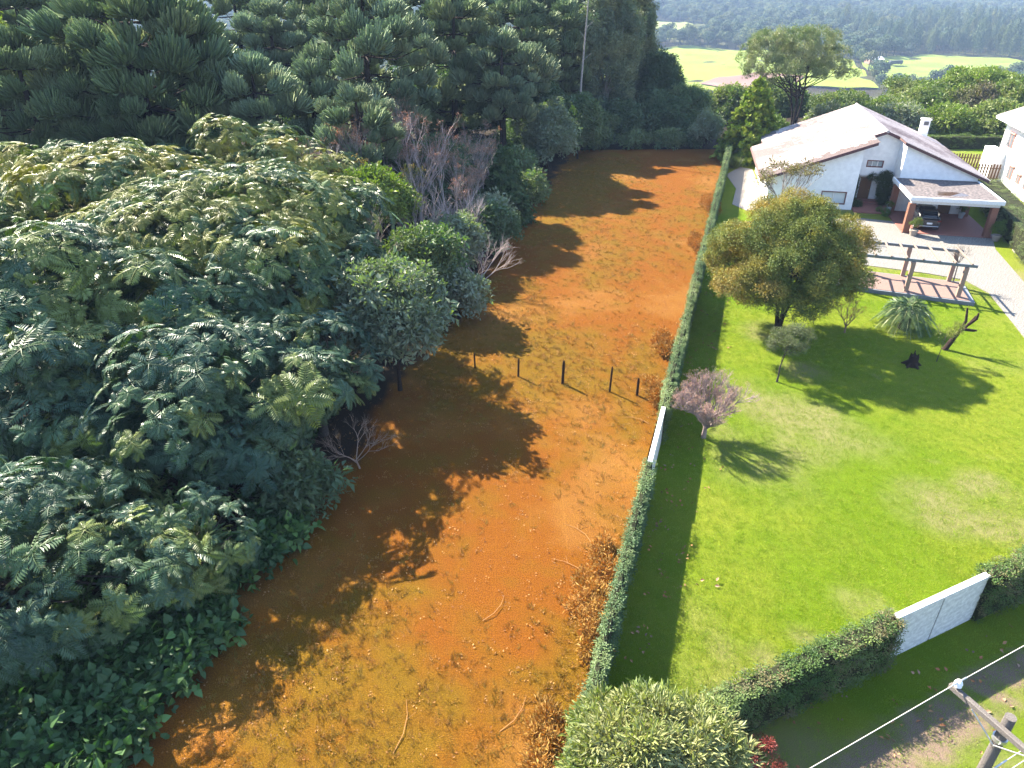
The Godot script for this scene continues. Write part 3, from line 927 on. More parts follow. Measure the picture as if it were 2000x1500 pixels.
func wall_run(label: String, a: Vector2, c: Vector2, height: float, thick: float, panels: int, group := "") -> void:
	var d := (c - a).normalized()
	var length := (c - a).length()
	var along := Vector3(d.x, 0, d.y)
	var bas := Basis(along, Vector3.UP, along.cross(Vector3.UP))
	var o := thing("concrete_wall", label, "wall", Vector3(a.x, 0, a.y), 0.0, group)
	var white := surface("whitewash", lin(0.64, 0.64, 0.63), 0.9, 0.18, 1.3, 0.012, 0.0)
	for k in panels:
		var b := MB.new()
		b.box(along * length * (k + 0.5) / panels + Vector3.UP * (height * 0.5 - 0.1), Vector3(length / panels - 0.07, height, thick), bas, 0.012)
		put("panel", b.mesh(), white, o)
		b = MB.new()
		b.box(along * length * (k + 0.5) / panels + Vector3.UP * (height - 0.06), Vector3(length / panels - 0.02, 0.09, thick + 0.06), bas, 0.012)
		put("coping", b.mesh(), white, o)
	for k in panels - 1:
		var b := MB.new()
		b.box(along * length * (k + 1.0) / panels + Vector3.UP * (height * 0.5 - 0.12), Vector3(0.06, height - 0.1, thick - 0.04), bas)
		put("joint", b.mesh(), surface("wall joint", lin(0.16, 0.16, 0.16), 0.95), o)

func build_boundaries() -> void:
	var ivy := [Color(0.08, 0.13, 0.05), Color(0.11, 0.165, 0.06), Color(0.16, 0.21, 0.08)]
	var along := func(t): return HEDGE0 + HDIR * t
	hedge("side_hedge", "ivy-green clipped hedge between plot and lawn, stretch nearest the bushes", along.call(-5.5), along.call(8.8), 2.0, 0.38, ivy)
	wall_run("white wall panels filling the gap in the side hedge", along.call(8.65), along.call(13.2), 1.95, 0.14, 2)
	hedge("side_hedge", "long clipped side hedge running from the wall gap to the far cypress", along.call(13.05), along.call(73.0), 2.0, 0.38, ivy, 16.0, "clipped hedges", 0.1)
	var f0 := Vector2(5.6, -13.35)
	var fd := Vector2(0.906, -0.424)
	var moss := [Color(0.06, 0.11, 0.025), Color(0.085, 0.135, 0.03), Color(0.15, 0.13, 0.06), Color(0.12, 0.17, 0.05)]
	hedge("front_hedge", "dense dark hedge along the verge, below the bright lawn", f0, f0 + fd * 7.25, 2.1, 0.66, moss, 26.0, "clipped hedges", 0.045)
	wall_run("white two-panel wall let into the front hedge", f0 + fd * 7.2, f0 + fd * 11.55, 2.1, 0.16, 2)
	hedge("front_hedge", "front hedge stretch beyond the white wall panels", f0 + fd * 11.5, f0 + fd * 26.0, 2.1, 0.66, moss, 22.0, "clipped hedges", 0.045)
	hedge("far_hedge", "sunlit low hedge behind the white house roof", Vector2(49.0, -92.8), Vector2(60.5, -92.2), 1.5, 1.1, [Color(0.13, 0.19, 0.03), Color(0.09, 0.14, 0.03)], 10.0, "clipped hedges", 0.2)
	hedge("boundary_hedge", "tall sunlit hedge beside the neighbouring white house", Vector2(45.6, -70.5), Vector2(37.2, -44.5), 1.9, 2.2, [Color(0.12, 0.16, 0.05), Color(0.16, 0.19, 0.07), Color(0.09, 0.13, 0.04)], 9.0, "clipped hedges", 0.15)

# ---------------------------------------------------------------- the white house (local x across the front, local -z into the plot)
const APEX_U := 2.1
const APEX_H := 6.6
const PITCH := 0.39

func roof_h(u: float) -> float:
	return APEX_H - PITCH * absf(u - APEX_U)

func roof_slab(poly: PackedVector2Array, thick: float) -> ArrayMesh:   # polygon in (u, v) laid on the roof planes
	var b := MB.new()
	var idx := Geometry2D.triangulate_polygon(poly)
	for i in range(0, idx.size(), 3):
		var w := [poly[idx[i]], poly[idx[i + 1]], poly[idx[i + 2]]]
		if (w[1] - w[0]).cross(w[2] - w[0]) < 0: w.reverse()
		var t := []
		for p in w: t.append(Vector3(p.x, roof_h(p.x), -p.y))
		b.tri(t[0], t[1], t[2])
		b.tri(t[0] - Vector3.UP * thick, t[2] - Vector3.UP * thick, t[1] - Vector3.UP * thick)
	for i in poly.size():
		var p := poly[i]; var q := poly[(i + 1) % poly.size()]
		var a := Vector3(p.x, roof_h(p.x), -p.y); var c := Vector3(q.x, roof_h(q.x), -q.y)
		b.quad(a, c, c - Vector3.UP * thick, a - Vector3.UP * thick)
	return b.mesh()

func window(parent: Node, u0: float, u1: float, h0: float, h1: float, z: float, frame_mat: Material, glass: Material, bars := 1) -> void:
	var b := MB.new()
	var t := 0.09
	b.box(Vector3((u0 + u1) / 2, h0, z), Vector3(u1 - u0 + t, t, 0.16)); b.box(Vector3((u0 + u1) / 2, h1, z), Vector3(u1 - u0 + t, t, 0.16))
	b.box(Vector3(u0, (h0 + h1) / 2, z), Vector3(t, h1 - h0 - t, 0.16)); b.box(Vector3(u1, (h0 + h1) / 2, z), Vector3(t, h1 - h0 - t, 0.16))
	var w := put("window", b.mesh(), frame_mat, parent)
	for k in bars + 1:
		var a := lerpf(u0, u1, float(k) / (bars + 1)) + 0.03
		var c := lerpf(u0, u1, float(k + 1) / (bars + 1)) - 0.03
		b = MB.new()
		b.box(Vector3((a + c) / 2, (h0 + h1) / 2, z - 0.04), Vector3(c - a - 0.03, h1 - h0 - t - 0.02, 0.02))
		put("pane", b.mesh(), glass, w)
	for k in bars:
		b = MB.new()
		b.box(Vector3(lerpf(u0, u1, float(k + 1) / (bars + 1)), (h0 + h1) / 2, z - 0.02), Vector3(0.06, h1 - h0 - t, 0.08))
		put("bar", b.mesh(), surface("white metal", lin(0.75, 0.75, 0.75), 0.4), w)

func holed(b: MB, u0: float, u1: float, top: Callable, hole: Rect2, z0: float, z1: float) -> void:   # wall with one rectangular opening under a sloping top
	var e := hole.end
	var pol := func(a, c, lo):
		var pts := [Vector2(a, lo), Vector2(c, lo), Vector2(c, top.call(c))]
		if a < APEX_U and c > APEX_U: pts.append(Vector2(APEX_U, top.call(APEX_U)))
		pts.append(Vector2(a, top.call(a)))
		b.wallpoly(PackedVector2Array(pts), z0, z1)
	pol.call(u0, hole.position.x, 0.0)
	pol.call(e.x, u1, 0.0)
	pol.call(hole.position.x, e.x, e.y)
	if hole.position.y > 0.02:
		b.wallpoly(PackedVector2Array([Vector2(hole.position.x, 0), Vector2(e.x, 0), Vector2(e.x, hole.position.y), Vector2(hole.position.x, hole.position.y)]), z0, z1)

func tile_piece() -> ArrayMesh:   # one curved roof tile, lying along +x downhill, about 0.40 long and 0.34 wide
	var b := MB.new()
	var prof := [[-0.17, 0.0], [-0.09, 0.055], [0.0, 0.07], [0.07, 0.04], [0.17, 0.012]]
	for i in 4:
		var p = prof[i]; var q = prof[i + 1]
		b.quad(Vector3(-0.21, p[1], p[0]), Vector3(-0.21, q[1], q[0]), Vector3(0.21, q[1] + 0.018, q[0]), Vector3(0.21, p[1] + 0.018, p[0]))
		b.quad(Vector3(0.21, p[1] + 0.018, p[0]), Vector3(0.21, q[1] + 0.018, q[0]), Vector3(0.21, q[1] - 0.02, q[0]), Vector3(0.21, p[1] - 0.02, p[0]))
	return b.mesh()

func build_house() -> void:
	rng.seed = 5
	var H := thing("white_house", "white single-storey house with broad pale tiled roof and carport", "house", Vector3(31.3, 0, -66.79), deg_to_rad(-12.0))
	var paint := surface("white render", lin(0.8, 0.81, 0.82), 0.9, 0.06, 3.0, 0.01, 0.0)
	var trim := surface("red-brown frame", lin(0.13, 0.05, 0.045), 0.6)
	var glass := surface("window glass", lin(0.3, 0.36, 0.38), 0.06)
	glass.metallic_specular = 0.8
	var top := func(u): return roof_h(u) - 0.14
	var b := MB.new()
	holed(b, -7.6, 0.0, top, Rect2(-2.87, 0.45, 2.2, 1.18), -0.22, 0.0)
	put("front_wall", b.mesh(), paint, H)
	window(H, -2.83, -0.71, 0.5, 1.58, -0.06, trim, surface("curtained pane", lin(0.5, 0.56, 0.58), 0.1), 1)
	b = MB.new()   # left side and back
	b.box(Vector3(-7.49, 1.33, -6.5), Vector3(0.22, 2.66, 12.56))
	b.box(Vector3(-6.6, 1.45, -14.9), Vector3(0.22, 2.9, 4.2))
	b.box(Vector3(-7.1, 1.3, -12.85), Vector3(1.1, 2.6, 0.2))
	put("side_wall", b.mesh(), paint, H)
	b = MB.new()
	b.wallpoly(PackedVector2Array([Vector2(-6.7, 0), Vector2(9.9, 0), Vector2(9.9, top.call(9.9)), Vector2(APEX_U, top.call(APEX_U)), Vector2(-6.7, top.call(-6.7))]), -17.0, -16.8)
	put("back_wall", b.mesh(), paint, H)
	b = MB.new()
	b.box(Vector3(-0.11, 2.7, -1.6), Vector3(0.22, 5.38, 2.74))
	put("recess_wall", b.mesh(), paint, H)
	b = MB.new()   # wall over the entrance
	b.wallpoly(PackedVector2Array([Vector2(0.0, 2.55), Vector2(3.5, 2.55), Vector2(3.5, top.call(3.5)), Vector2(2.5, top.call(2.5)), Vector2(2.5, 3.34), Vector2(1.05, 3.34), Vector2(1.05, top.call(1.05)), Vector2(0.0, top.call(0.0))]), -2.95, -2.7)
	b.wallpoly(PackedVector2Array([Vector2(1.05, 3.98), Vector2(2.5, 3.98), Vector2(2.5, top.call(2.5)), Vector2(APEX_U, top.call(APEX_U)), Vector2(1.05, top.call(1.05))]), -2.95, -2.7)
	put("gable_wall", b.mesh(), paint, H)
	window(H, 1.1, 2.46, 3.38, 3.94, -2.76, trim, glass, 2)
	b = MB.new()
	holed(b, 0.0, 3.5, func(_u): return 2.6, Rect2(1.0, 0.0, 1.05, 2.25), -3.5, -3.3)
	b.box(Vector3(1.75, 2.62, -3.1), Vector3(3.5, 0.1, 0.5))
	put("porch_wall", b.mesh(), paint, H)
	b = MB.new()
	b.box(Vector3(1.525, 1.2, -3.4), Vector3(1.0, 2.1, 0.07), Basis(), 0.01)
	var wood := surface("door wood", lin(0.22, 0.1, 0.035), 0.5, 0.4, 0.7, 0.03)
	var door := put("door", b.mesh(), wood, H)
	b = MB.new()
	for s in [-1.0, 1.0]: b.box(Vector3(1.525 + s * 0.24, 1.25, -3.35), Vector3(0.36, 1.7, 0.03), Basis(), 0.012)
	put("door_panel", b.mesh(), wood, door)
	b = MB.new()
	b.lathe(Vector3(1.93, 1.1, -3.32), [[0.0, -0.04], [0.035, -0.02], [0.035, 0.02], [0.0, 0.04]], 8)
	put("handle", b.mesh(), surface("brass", lin(0.6, 0.45, 0.2), 0.3), door)
	b = MB.new()   # right block behind the carport
	holed(b, 3.5, 9.9, top, Rect2(7.3, 0.0, 1.1, 2.2), -0.5, -0.28)
	put("right_wall", b.mesh(), paint, H)
	b = MB.new()
	b.box(Vector3(3.61, 2.9, -1.6), Vector3(0.22, 5.8, 2.2)); b.box(Vector3(9.79, 1.68, -8.6), Vector3(0.22, 3.35, 16.2))
	put("end_wall", b.mesh(), paint, H)
	b = MB.new()
	b.box(Vector3(7.85, 1.1, -0.4), Vector3(1.06, 2.18, 0.06), Basis(), 0.01)
	var d2 := put("door", b.mesh(), wood, H)
	b = MB.new()
	b.lathe(Vector3(7.43, 1.05, -0.33), [[0.0, -0.04], [0.035, -0.02], [0.035, 0.02], [0.0, 0.04]], 8)
	put("handle", b.mesh(), surface("brass", Color.WHITE), d2)
	b = MB.new()
	b.box(Vector3(4.35, 1.75, -0.26), Vector3(0.32, 0.24, 0.04), Basis(), 0.01)
	put("wall_plaque", b.mesh(), surface("plaque", lin(0.25, 0.06, 0.06), 0.5), H)
	# roof: two pitched planes with stepped front edges
	var deck := surface("roof deck", lin(0.12, 0.06, 0.055), 0.8)
	var left := PackedVector2Array([Vector2(-8.5, -0.45), Vector2(0.9, -0.45), Vector2(0.9, 2.3), Vector2(2.1, 2.3), Vector2(2.1, 17.2), Vector2(-7.3, 17.2), Vector2(-7.3, 13.1), Vector2(-8.5, 13.1)])
	var right := PackedVector2Array([Vector2(2.1, 2.3), Vector2(3.2, 2.3), Vector2(3.2, 0.0), Vector2(10.7, 0.0), Vector2(10.7, 17.2), Vector2(2.1, 17.2)])
	var roof := put("roof", roof_slab(left, 0.13), deck, H)
	put("roof", roof_slab(right, 0.13), deck, H)
	b = MB.new()   # dark barge boards on the stepped front
	for seg in [[-8.5, 0.9, -0.45], [0.9, 2.1, 2.3], [2.1, 3.2, 2.3], [3.2, 10.7, 0.0]]:
		var u0: float = seg[0]; var u1: float = seg[1]
		b = MB.new()
		b.wallpoly(PackedVector2Array([Vector2(u0, roof_h(u0) - 0.2), Vector2(u1, roof_h(u1) - 0.2), Vector2(u1, roof_h(u1) + 0.07), Vector2(u0, roof_h(u0) + 0.07)]), -seg[2] + 0.004, -seg[2] + 0.07)
		put("barge_board", b.mesh(), surface("dark board", lin(0.075, 0.03, 0.035), 0.6), H)
	# tiles: the front rows as single pieces, the rest of the field as one
	var tile := tile_piece()
	var tile_mat := surface("clay tile", lin(0.5, 0.42, 0.39), 0.6, 0.3, 2.6, 0.035, 0.0, true)
	var places := []
	for side in [-1.0, 1.0]:
		var tilt := atan(PITCH)
		var cols_n := 52
		for i in 30:
			var u: float = APEX_U + side * (0.2 + 0.36 * i)
			for j in cols_n:
				var v := -0.3 + 0.34 * j
				if not inside(Vector2(u, v), left if side < 0 else right): continue
				var bas := Basis(Vector3(side, 0, 0), Vector3.UP, Vector3(0, 0, side)) 
				bas = Basis(Vector3(0, 0, -1), side * tilt) * bas
				places.append([v * 1.0 + absf(u - APEX_U) * 0.02 + (0.0 if side < 0 else 3.0), Transform3D(bas, Vector3(u, roof_h(u) + 0.012 + rng.randf_range(0.0, 0.008), -v))])
	places.sort_custom(func(p, q): return p[0] < q[0])
	var where := []
	var cols := []
	for k in places.size():
		var p: Transform3D = places[k][1]
		var worn := clampf(noise.get_noise_3dv(p.origin * 5.0) * 1.6 + 0.35 + rng.randf_range(-0.3, 0.3) + (0.7 if p.origin.x < -6.6 + noise.get_noise_2d(p.origin.z * 12.0, 5.0) * 3.0 else 0.0) + (0.45 if p.origin.z > -0.5 and p.origin.x < 1.0 else 0.0), 0.0, 1.0)
		var tone := Color(1.05, 1.05, 1.05).lerp(Color(0.26, 0.17, 0.16), worn * 0.8)
		if k < 290:
			var t := put("tile", tile, tile_mat if worn < 0.5 else surface("lichened tile", lin(0.17, 0.115, 0.105), 0.7, 0.4, 2.6, 0.035), H)
			t.transform = p
		else:
			where.append(p); cols.append(tone)
	copies("roof_tiles", tile, tile_mat, where, cols, H).set_meta("kind", "stuff")
	b = MB.new()
	b.tube([Vector3(2.1, APEX_H + 0.02, -2.2), Vector3(2.1, APEX_H + 0.02, -17.25)], [0.13, 0.13], 8)
	put("ridge_cap", b.mesh(), tile_mat, H)
	b = MB.new()
	b.box(Vector3(8.9, 4.3, -15.6), Vector3(0.75, 2.5, 0.75), Basis(), 0.02)
	var ch := put("chimney", b.mesh(), paint, H)
	b = MB.new()
	b.box(Vector3(8.9, 5.6, -15.6), Vector3(0.9, 0.12, 0.9), Basis(), 0.02)
	put("chimney_cap", b.mesh(), paint, ch)
	b = MB.new()
	b.box(Vector3(8.9, 5.25, -15.2), Vector3(0.45, 0.35, 0.06))
	put("vent", b.mesh(), surface("dark metal", lin(0.08, 0.08, 0.09), 0.5), ch)
	b = MB.new()   # solar heater frame at the far left corner of the roof
	b.box(Vector3(-6.6, roof_h(-6.6) + 0.18, -16.0), Vector3(1.7, 0.1, 0.9), Basis(Vector3(0, 0, 1), atan(PITCH)), 0.02)
	put("roof_panel", b.mesh(), surface("dark metal", Color.WHITE), H)
	# carport
	var concrete := surface("carport roof", lin(0.17, 0.14, 0.135), 0.8, 0.45, 3.2, 0.02)
	b = MB.new()
	b.box(Vector3(6.45, 3.0, 3.0), Vector3(6.7, 0.16, 6.4))
	put("carport_deck", b.mesh(), concrete, H)
	var fas := surface("fascia white", lin(0.7, 0.71, 0.72), 0.7, 0.1, 2.0, 0.03)
	b = MB.new()
	b.box(Vector3(6.45, 2.98, 6.3), Vector3(7.1, 0.34, 0.16), Basis(), 0.02); b.box(Vector3(3.0, 2.98, 2.98), Vector3(0.16, 0.34, 6.44), Basis(), 0.02); b.box(Vector3(9.9, 2.98, 2.98), Vector3(0.16, 0.34, 6.44), Basis(), 0.02)
	put("carport_fascia", b.mesh(), fas, H)
	b = MB.new()
	b.box(Vector3(6.45, 2.66, 5.95), Vector3(6.7, 0.22, 0.3), Basis(), 0.01)
	put("carport_beam", b.mesh(), fas, H)
	b = MB.new()   # the standing puddle on the flat roof
	var pud := PackedVector2Array()
	for k in 26:
		var a := TAU * k / 26.0
		pud.append(Vector2(6.35 + cos(a) * (1.15 + 0.25 * sin(a * 3.0 + 1.0)), 4.55 + sin(a) * (0.85 + 0.2 * cos(a * 2.0))))
	b.prism(pud, 3.0, 3.084)
	put("rain_puddle", b.mesh(), surface("puddle", lin(0.06, 0.04, 0.03), 0.04), H)
	var brick := surface("brick", lin(0.46, 0.22, 0.15), 0.9, 0.4, 0.5, 0.05, 3.0)
	for q in [[3.25, 5.95], [9.5, 5.95], [3.35, 0.1], [9.5, 0.1]]:
		b = MB.new()
		b.box(Vector3(q[0], 1.27, q[1]), Vector3(0.5, 2.55, 0.5), Basis(), 0.015)
		put("brick_pillar", b.mesh(), brick, H)
	b = MB.new()
	b.box(Vector3(6.5, 0.04, 2.95), Vector3(7.1, 0.12, 6.5), Basis(), 0.01)
	put("carport_floor", b.mesh(), surface("terracotta floor", lin(0.32, 0.12, 0.09), 0.7, 0.3, 0.8, 0.06), H)
	b = MB.new()
	b.box(Vector3(1.75, 0.05, -1.3), Vector3(3.3, 0.16, 4.2), Basis(), 0.01)
	put("porch_floor", b.mesh(), surface("terracotta floor", Color.WHITE), H)
	b = MB.new()
	b.box(Vector3(1.6, 0.14, -2.7), Vector3(2.6, 0.3, 1.0), Basis(), 0.015)
	put("porch_step", b.mesh(), surface("terracotta floor", Color.WHITE), H)

func local_house(u: float, h: float, v: float) -> Vector3:
	var a := deg_to_rad(12.0)
	return Vector3(31.3 + u * cos(a) + v * sin(a), h, -66.79 + u * sin(a) - v * cos(a))

func pot(label: String, at: Vector3, r: float, h: float, mat: Material, green: Array, plant: float, group := "pots by the house") -> void:
	rng.seed = label.hash()
	var o := thing("flower_pot", label, "plant pot", at, 0.0, group)
	var b := MB.new()
	b.lathe(Vector3.ZERO, [[0.0, 0.0], [r * 0.65, 0.0], [r * 0.9, h * 0.75], [r, h * 0.8], [r, h], [r * 0.85, h], [r * 0.82, h * 0.88], [0.0, h * 0.88]], 14)
	put("pot", b.mesh(), mat, o)
	var lobes := lobes_of(Vector3(0, h + plant * 0.5, 0), Vector3(r * 1.25, plant * 0.6, r * 1.25), 7, 0.5)
	var s := shell(lobes, 26.0, 0.3, green, 0.8)
	copies("plant", leafmesh["small"], leafy("garden leaf"), s[0], s[1], o)

func build_house_things() -> void:
	var clay := surface("pale clay pot", lin(0.42, 0.36, 0.3), 0.9, 0.3, 0.6, 0.05)
	var zinc := surface("zinc pot", lin(0.45, 0.48, 0.5), 0.5, 0.2, 0.5, 0.05)
	var bright := [Color(0.16, 0.22, 0.04), Color(0.1, 0.16, 0.03)]
	pot("clay pot with a yellow-green plant at the pillar behind the car", local_house(3.7, 0.0, -6.75), 0.36, 0.55, clay, [Color(0.25, 0.26, 0.06), Color(0.14, 0.18, 0.04)], 0.8)
	pot("clay pot with a tall plant at the carport's outer pillar", local_house(10.0, 0.0, -6.7), 0.36, 0.5, clay, bright, 1.1)
	pot("zinc pot with a small plant against the entrance pillar", local_house(3.0, 0.13, -0.7), 0.24, 0.5, zinc, bright, 0.5)
	pot("zinc pot standing by the carport's inner corner", local_house(9.0, 0.1, -0.9), 0.28, 0.5, zinc, bright, 0.6)
	for q in [["larger round clipped box ball beside the entrance steps", 2.65, 1.35, 0.36], ["smaller round clipped box ball nearer the front door", 2.35, 0.35, 0.28]]:
		rng.seed = q[0].hash()
		var o := thing("box_ball", q[0], "shrub", local_house(q[1], 0.0, -q[2]), 0.0, "clipped box balls")
		var s := shell([[Vector3(0, q[3], 0), Vector3.ONE * q[3]]], 60.0, 0.22, [Color(0.1, 0.19, 0.02), Color(0.07, 0.14, 0.02)], 0.0, -0.9)
		copies("foliage", leafmesh["hedge"], leafy("hedge leaf"), s[0], s[1], o)
		var b := MB.new()
		b.tube([Vector3(0, -0.05, 0), Vector3(0, q[3], 0)], [0.05, 0.04], 5)
		put("stem", b.mesh(), surface("bush bark", lin(0.12, 0.09, 0.06), 0.95, 0.4, 0.6, 0.05), o)
	# creepers round the entrance
	for q in [["dark creeper climbing the wall to one side of the front door", Vector3(0.28, 1.3, -2.6), Vector3(0.35, 1.5, 0.6), Vector3(0.3, 0.35, -0.9)], ["dark creeper arching over the entrance beside the brick pillar", Vector3(2.9, 1.5, -2.0), Vector3(0.55, 1.6, 0.9), Vector3(2.2, 2.5, -2.4)]]:
		rng.seed = q[0].hash()
		var o := thing("climbing_plant", q[0], "climber", Vector3(31.3, 0, -66.79), deg_to_rad(-12.0), "creepers at the entrance")
		var lobes := lobes_of(q[1], q[2], 12, 0.5, -0.95)
		lobes.append([q[3], Vector3(0.8, 0.3, 0.4)])
		var s := shell(lobes, 22.0, 0.4, [Color(0.03, 0.055, 0.015), Color(0.045, 0.075, 0.02)], 0.3, -1.0)
		copies("foliage", leafmesh["small"], leafy("garden leaf"), s[0], s[1], o)
		var b := MB.new()
		b.tube([Vector3(q[1].x, 0.0, q[1].z), q[1], q[3]], [0.04, 0.03, 0.015], 5)
		put("stem", b.mesh(), surface("bush bark", Color.WHITE), o)
	var hatch := thing("inspection_cover", "square pale inspection cover on the grass beside the hedge", "cover", Vector3(40.3, 0.0, -55.4), -0.3)
	var hb := MB.new()
	hb.box(Vector3(0, 0.03, 0), Vector3(1.3, 0.1, 0.8), Basis(), 0.015)
	put("slab", hb.mesh(), surface("worn concrete", Color.WHITE), hatch)
	hb = MB.new()
	hb.box(Vector3(0, 0.09, 0), Vector3(0.9, 0.03, 0.5), Basis(), 0.008)
	put("lid", hb.mesh(), surface("whitewash", Color.WHITE), hatch)

func build_car() -> void:
	# rear towards the camera; local +z is the tail
	var C := thing("parked_car", "black sport utility car parked under the carport, tail to the drive", "car", local_house(5.15, 0.1, -3.4), deg_to_rad(-14.0))
	var paint := surface("black paint", lin(0.012, 0.012, 0.018), 0.25)
	paint.clearcoat_enabled = true; paint.clearcoat = 0.4; paint.clearcoat_roughness = 0.05
	var glass := surface("dark car glass", lin(0.02, 0.025, 0.03), 0.05)
	var chrome := surface("chrome", lin(0.75, 0.75, 0.78), 0.15); chrome.metallic = 1.0
	var rub := surface("tyre", lin(0.02, 0.02, 0.02), 0.8)
	# body: sections along the length, each a rounded outline
	var loft := func(b: MB, secs: Array):   # each section: z, half width low, half width high, y low, y high
		var rings := []
		for s in secs:
			var r := []
			var k := 0.16
			for p in [[-s[1] + k, s[3]], [s[1] - k, s[3]], [s[1], s[3] + k], [s[1], lerpf(s[3], s[4], 0.55)], [s[2], s[4] - k * 0.5], [s[2] - k, s[4]], [-s[2] + k, s[4]], [-s[2], s[4] - k * 0.5], [-s[1], lerpf(s[3], s[4], 0.55)], [-s[1], s[3] + k]]:
				r.append(Vector3(p[0], p[1], s[0]))
			rings.append(r)
		for i in rings.size() - 1:
			for j in 10:
				b.quad(rings[i][j], rings[i + 1][j], rings[i + 1][(j + 1) % 10], rings[i][(j + 1) % 10])
		for j in range(1, 9):
			b.tri(rings[0][0], rings[0][j], rings[0][j + 1])
			b.tri(rings[-1][0], rings[-1][j + 1], rings[-1][j])
	var b := MB.new()
	loft.call(b, [[-2.3, 0.7, 0.66, 0.35, 0.8], [-2.15, 0.88, 0.82, 0.28, 0.95], [-1.2, 0.93, 0.88, 0.25, 1.05], [0.0, 0.94, 0.9, 0.25, 1.08], [1.4, 0.94, 0.9, 0.25, 1.12], [2.05, 0.92, 0.86, 0.3, 1.1], [2.28, 0.82, 0.76, 0.4, 1.0]])
	var body := put("body", b.mesh(), paint, C)
	b = MB.new()
	loft.call(b, [[-1.05, 0.8, 0.7, 1.0, 1.12], [-0.3, 0.84, 0.66, 1.0, 1.62], [0.6, 0.84, 0.66, 1.0, 1.7], [1.5, 0.82, 0.62, 1.0, 1.62], [2.0, 0.8, 0.6, 1.0, 1.3], [2.1, 0.78, 0.6, 1.0, 1.12]])
	put("cabin", b.mesh(), paint, C)
	b = MB.new()   # rear glass and side glass, set just proud of the cabin
	b.quad(Vector3(-0.55, 1.56, 1.66), Vector3(-0.64, 1.2, 2.07), Vector3(0.64, 1.2, 2.07), Vector3(0.55, 1.56, 1.66))
	put("rear_window", b.mesh(), glass, C)
	for s in [-1.0, 1.0]:
		b = MB.new()
		var p := [Vector3(s * 0.865, 1.12, -0.7), Vector3(s * 0.865, 1.12, 1.55), Vector3(s * 0.7, 1.55, 1.3), Vector3(s * 0.72, 1.57, -0.15)]
		b.quad(p[0], p[1], p[2], p[3])
		put("side_window", b.mesh(), glass, C)
		b = MB.new()
		b.box(Vector3(s * 0.7, 0.93, 2.2), Vector3(0.34, 0.12, 0.16), Basis(Vector3.UP, s * 0.35), 0.03)
		put("tail_light", b.mesh(), surface("tail lamp lens", lin(0.16, 0.01, 0.012), 0.15), C)
		b = MB.new()
		b.box(Vector3(s * 1.02, 1.1, -0.75), Vector3(0.2, 0.16, 0.1), Basis(), 0.03)
		put("wing_mirror", b.mesh(), paint, C)
		for z in [-1.4, 1.38]:
			b = MB.new()
			b.tube([Vector3(s * 0.7, 0.34, z), Vector3(s * 0.96, 0.34, z)], [0.34, 0.34], 18)
			var w := put("wheel", b.mesh(), rub, C)
			b = MB.new()
			b.tube([Vector3(s * 0.9, 0.34, z), Vector3(s * 0.972, 0.34, z)], [0.22, 0.21], 12)
			put("rim", b.mesh(), surface("alloy", lin(0.35, 0.35, 0.37), 0.35), w)
	b = MB.new()
	b.box(Vector3(0, 0.47, 2.24), Vector3(1.5, 0.1, 0.12), Basis(), 0.03)
	put("bumper_trim", b.mesh(), chrome, C)
	b = MB.new()
	b.box(Vector3(0, 0.72, 2.285), Vector3(0.42, 0.14, 0.03), Basis(), 0.008)
	put("number_plate", b.mesh(), surface("plate white", lin(0.7, 0.72, 0.75), 0.5), C)
	b = MB.new()
	b.box(Vector3(0, 1.66, 1.62), Vector3(1.15, 0.05, 0.3), Basis(), 0.015)
	put("roof_spoiler", b.mesh(), paint, C)

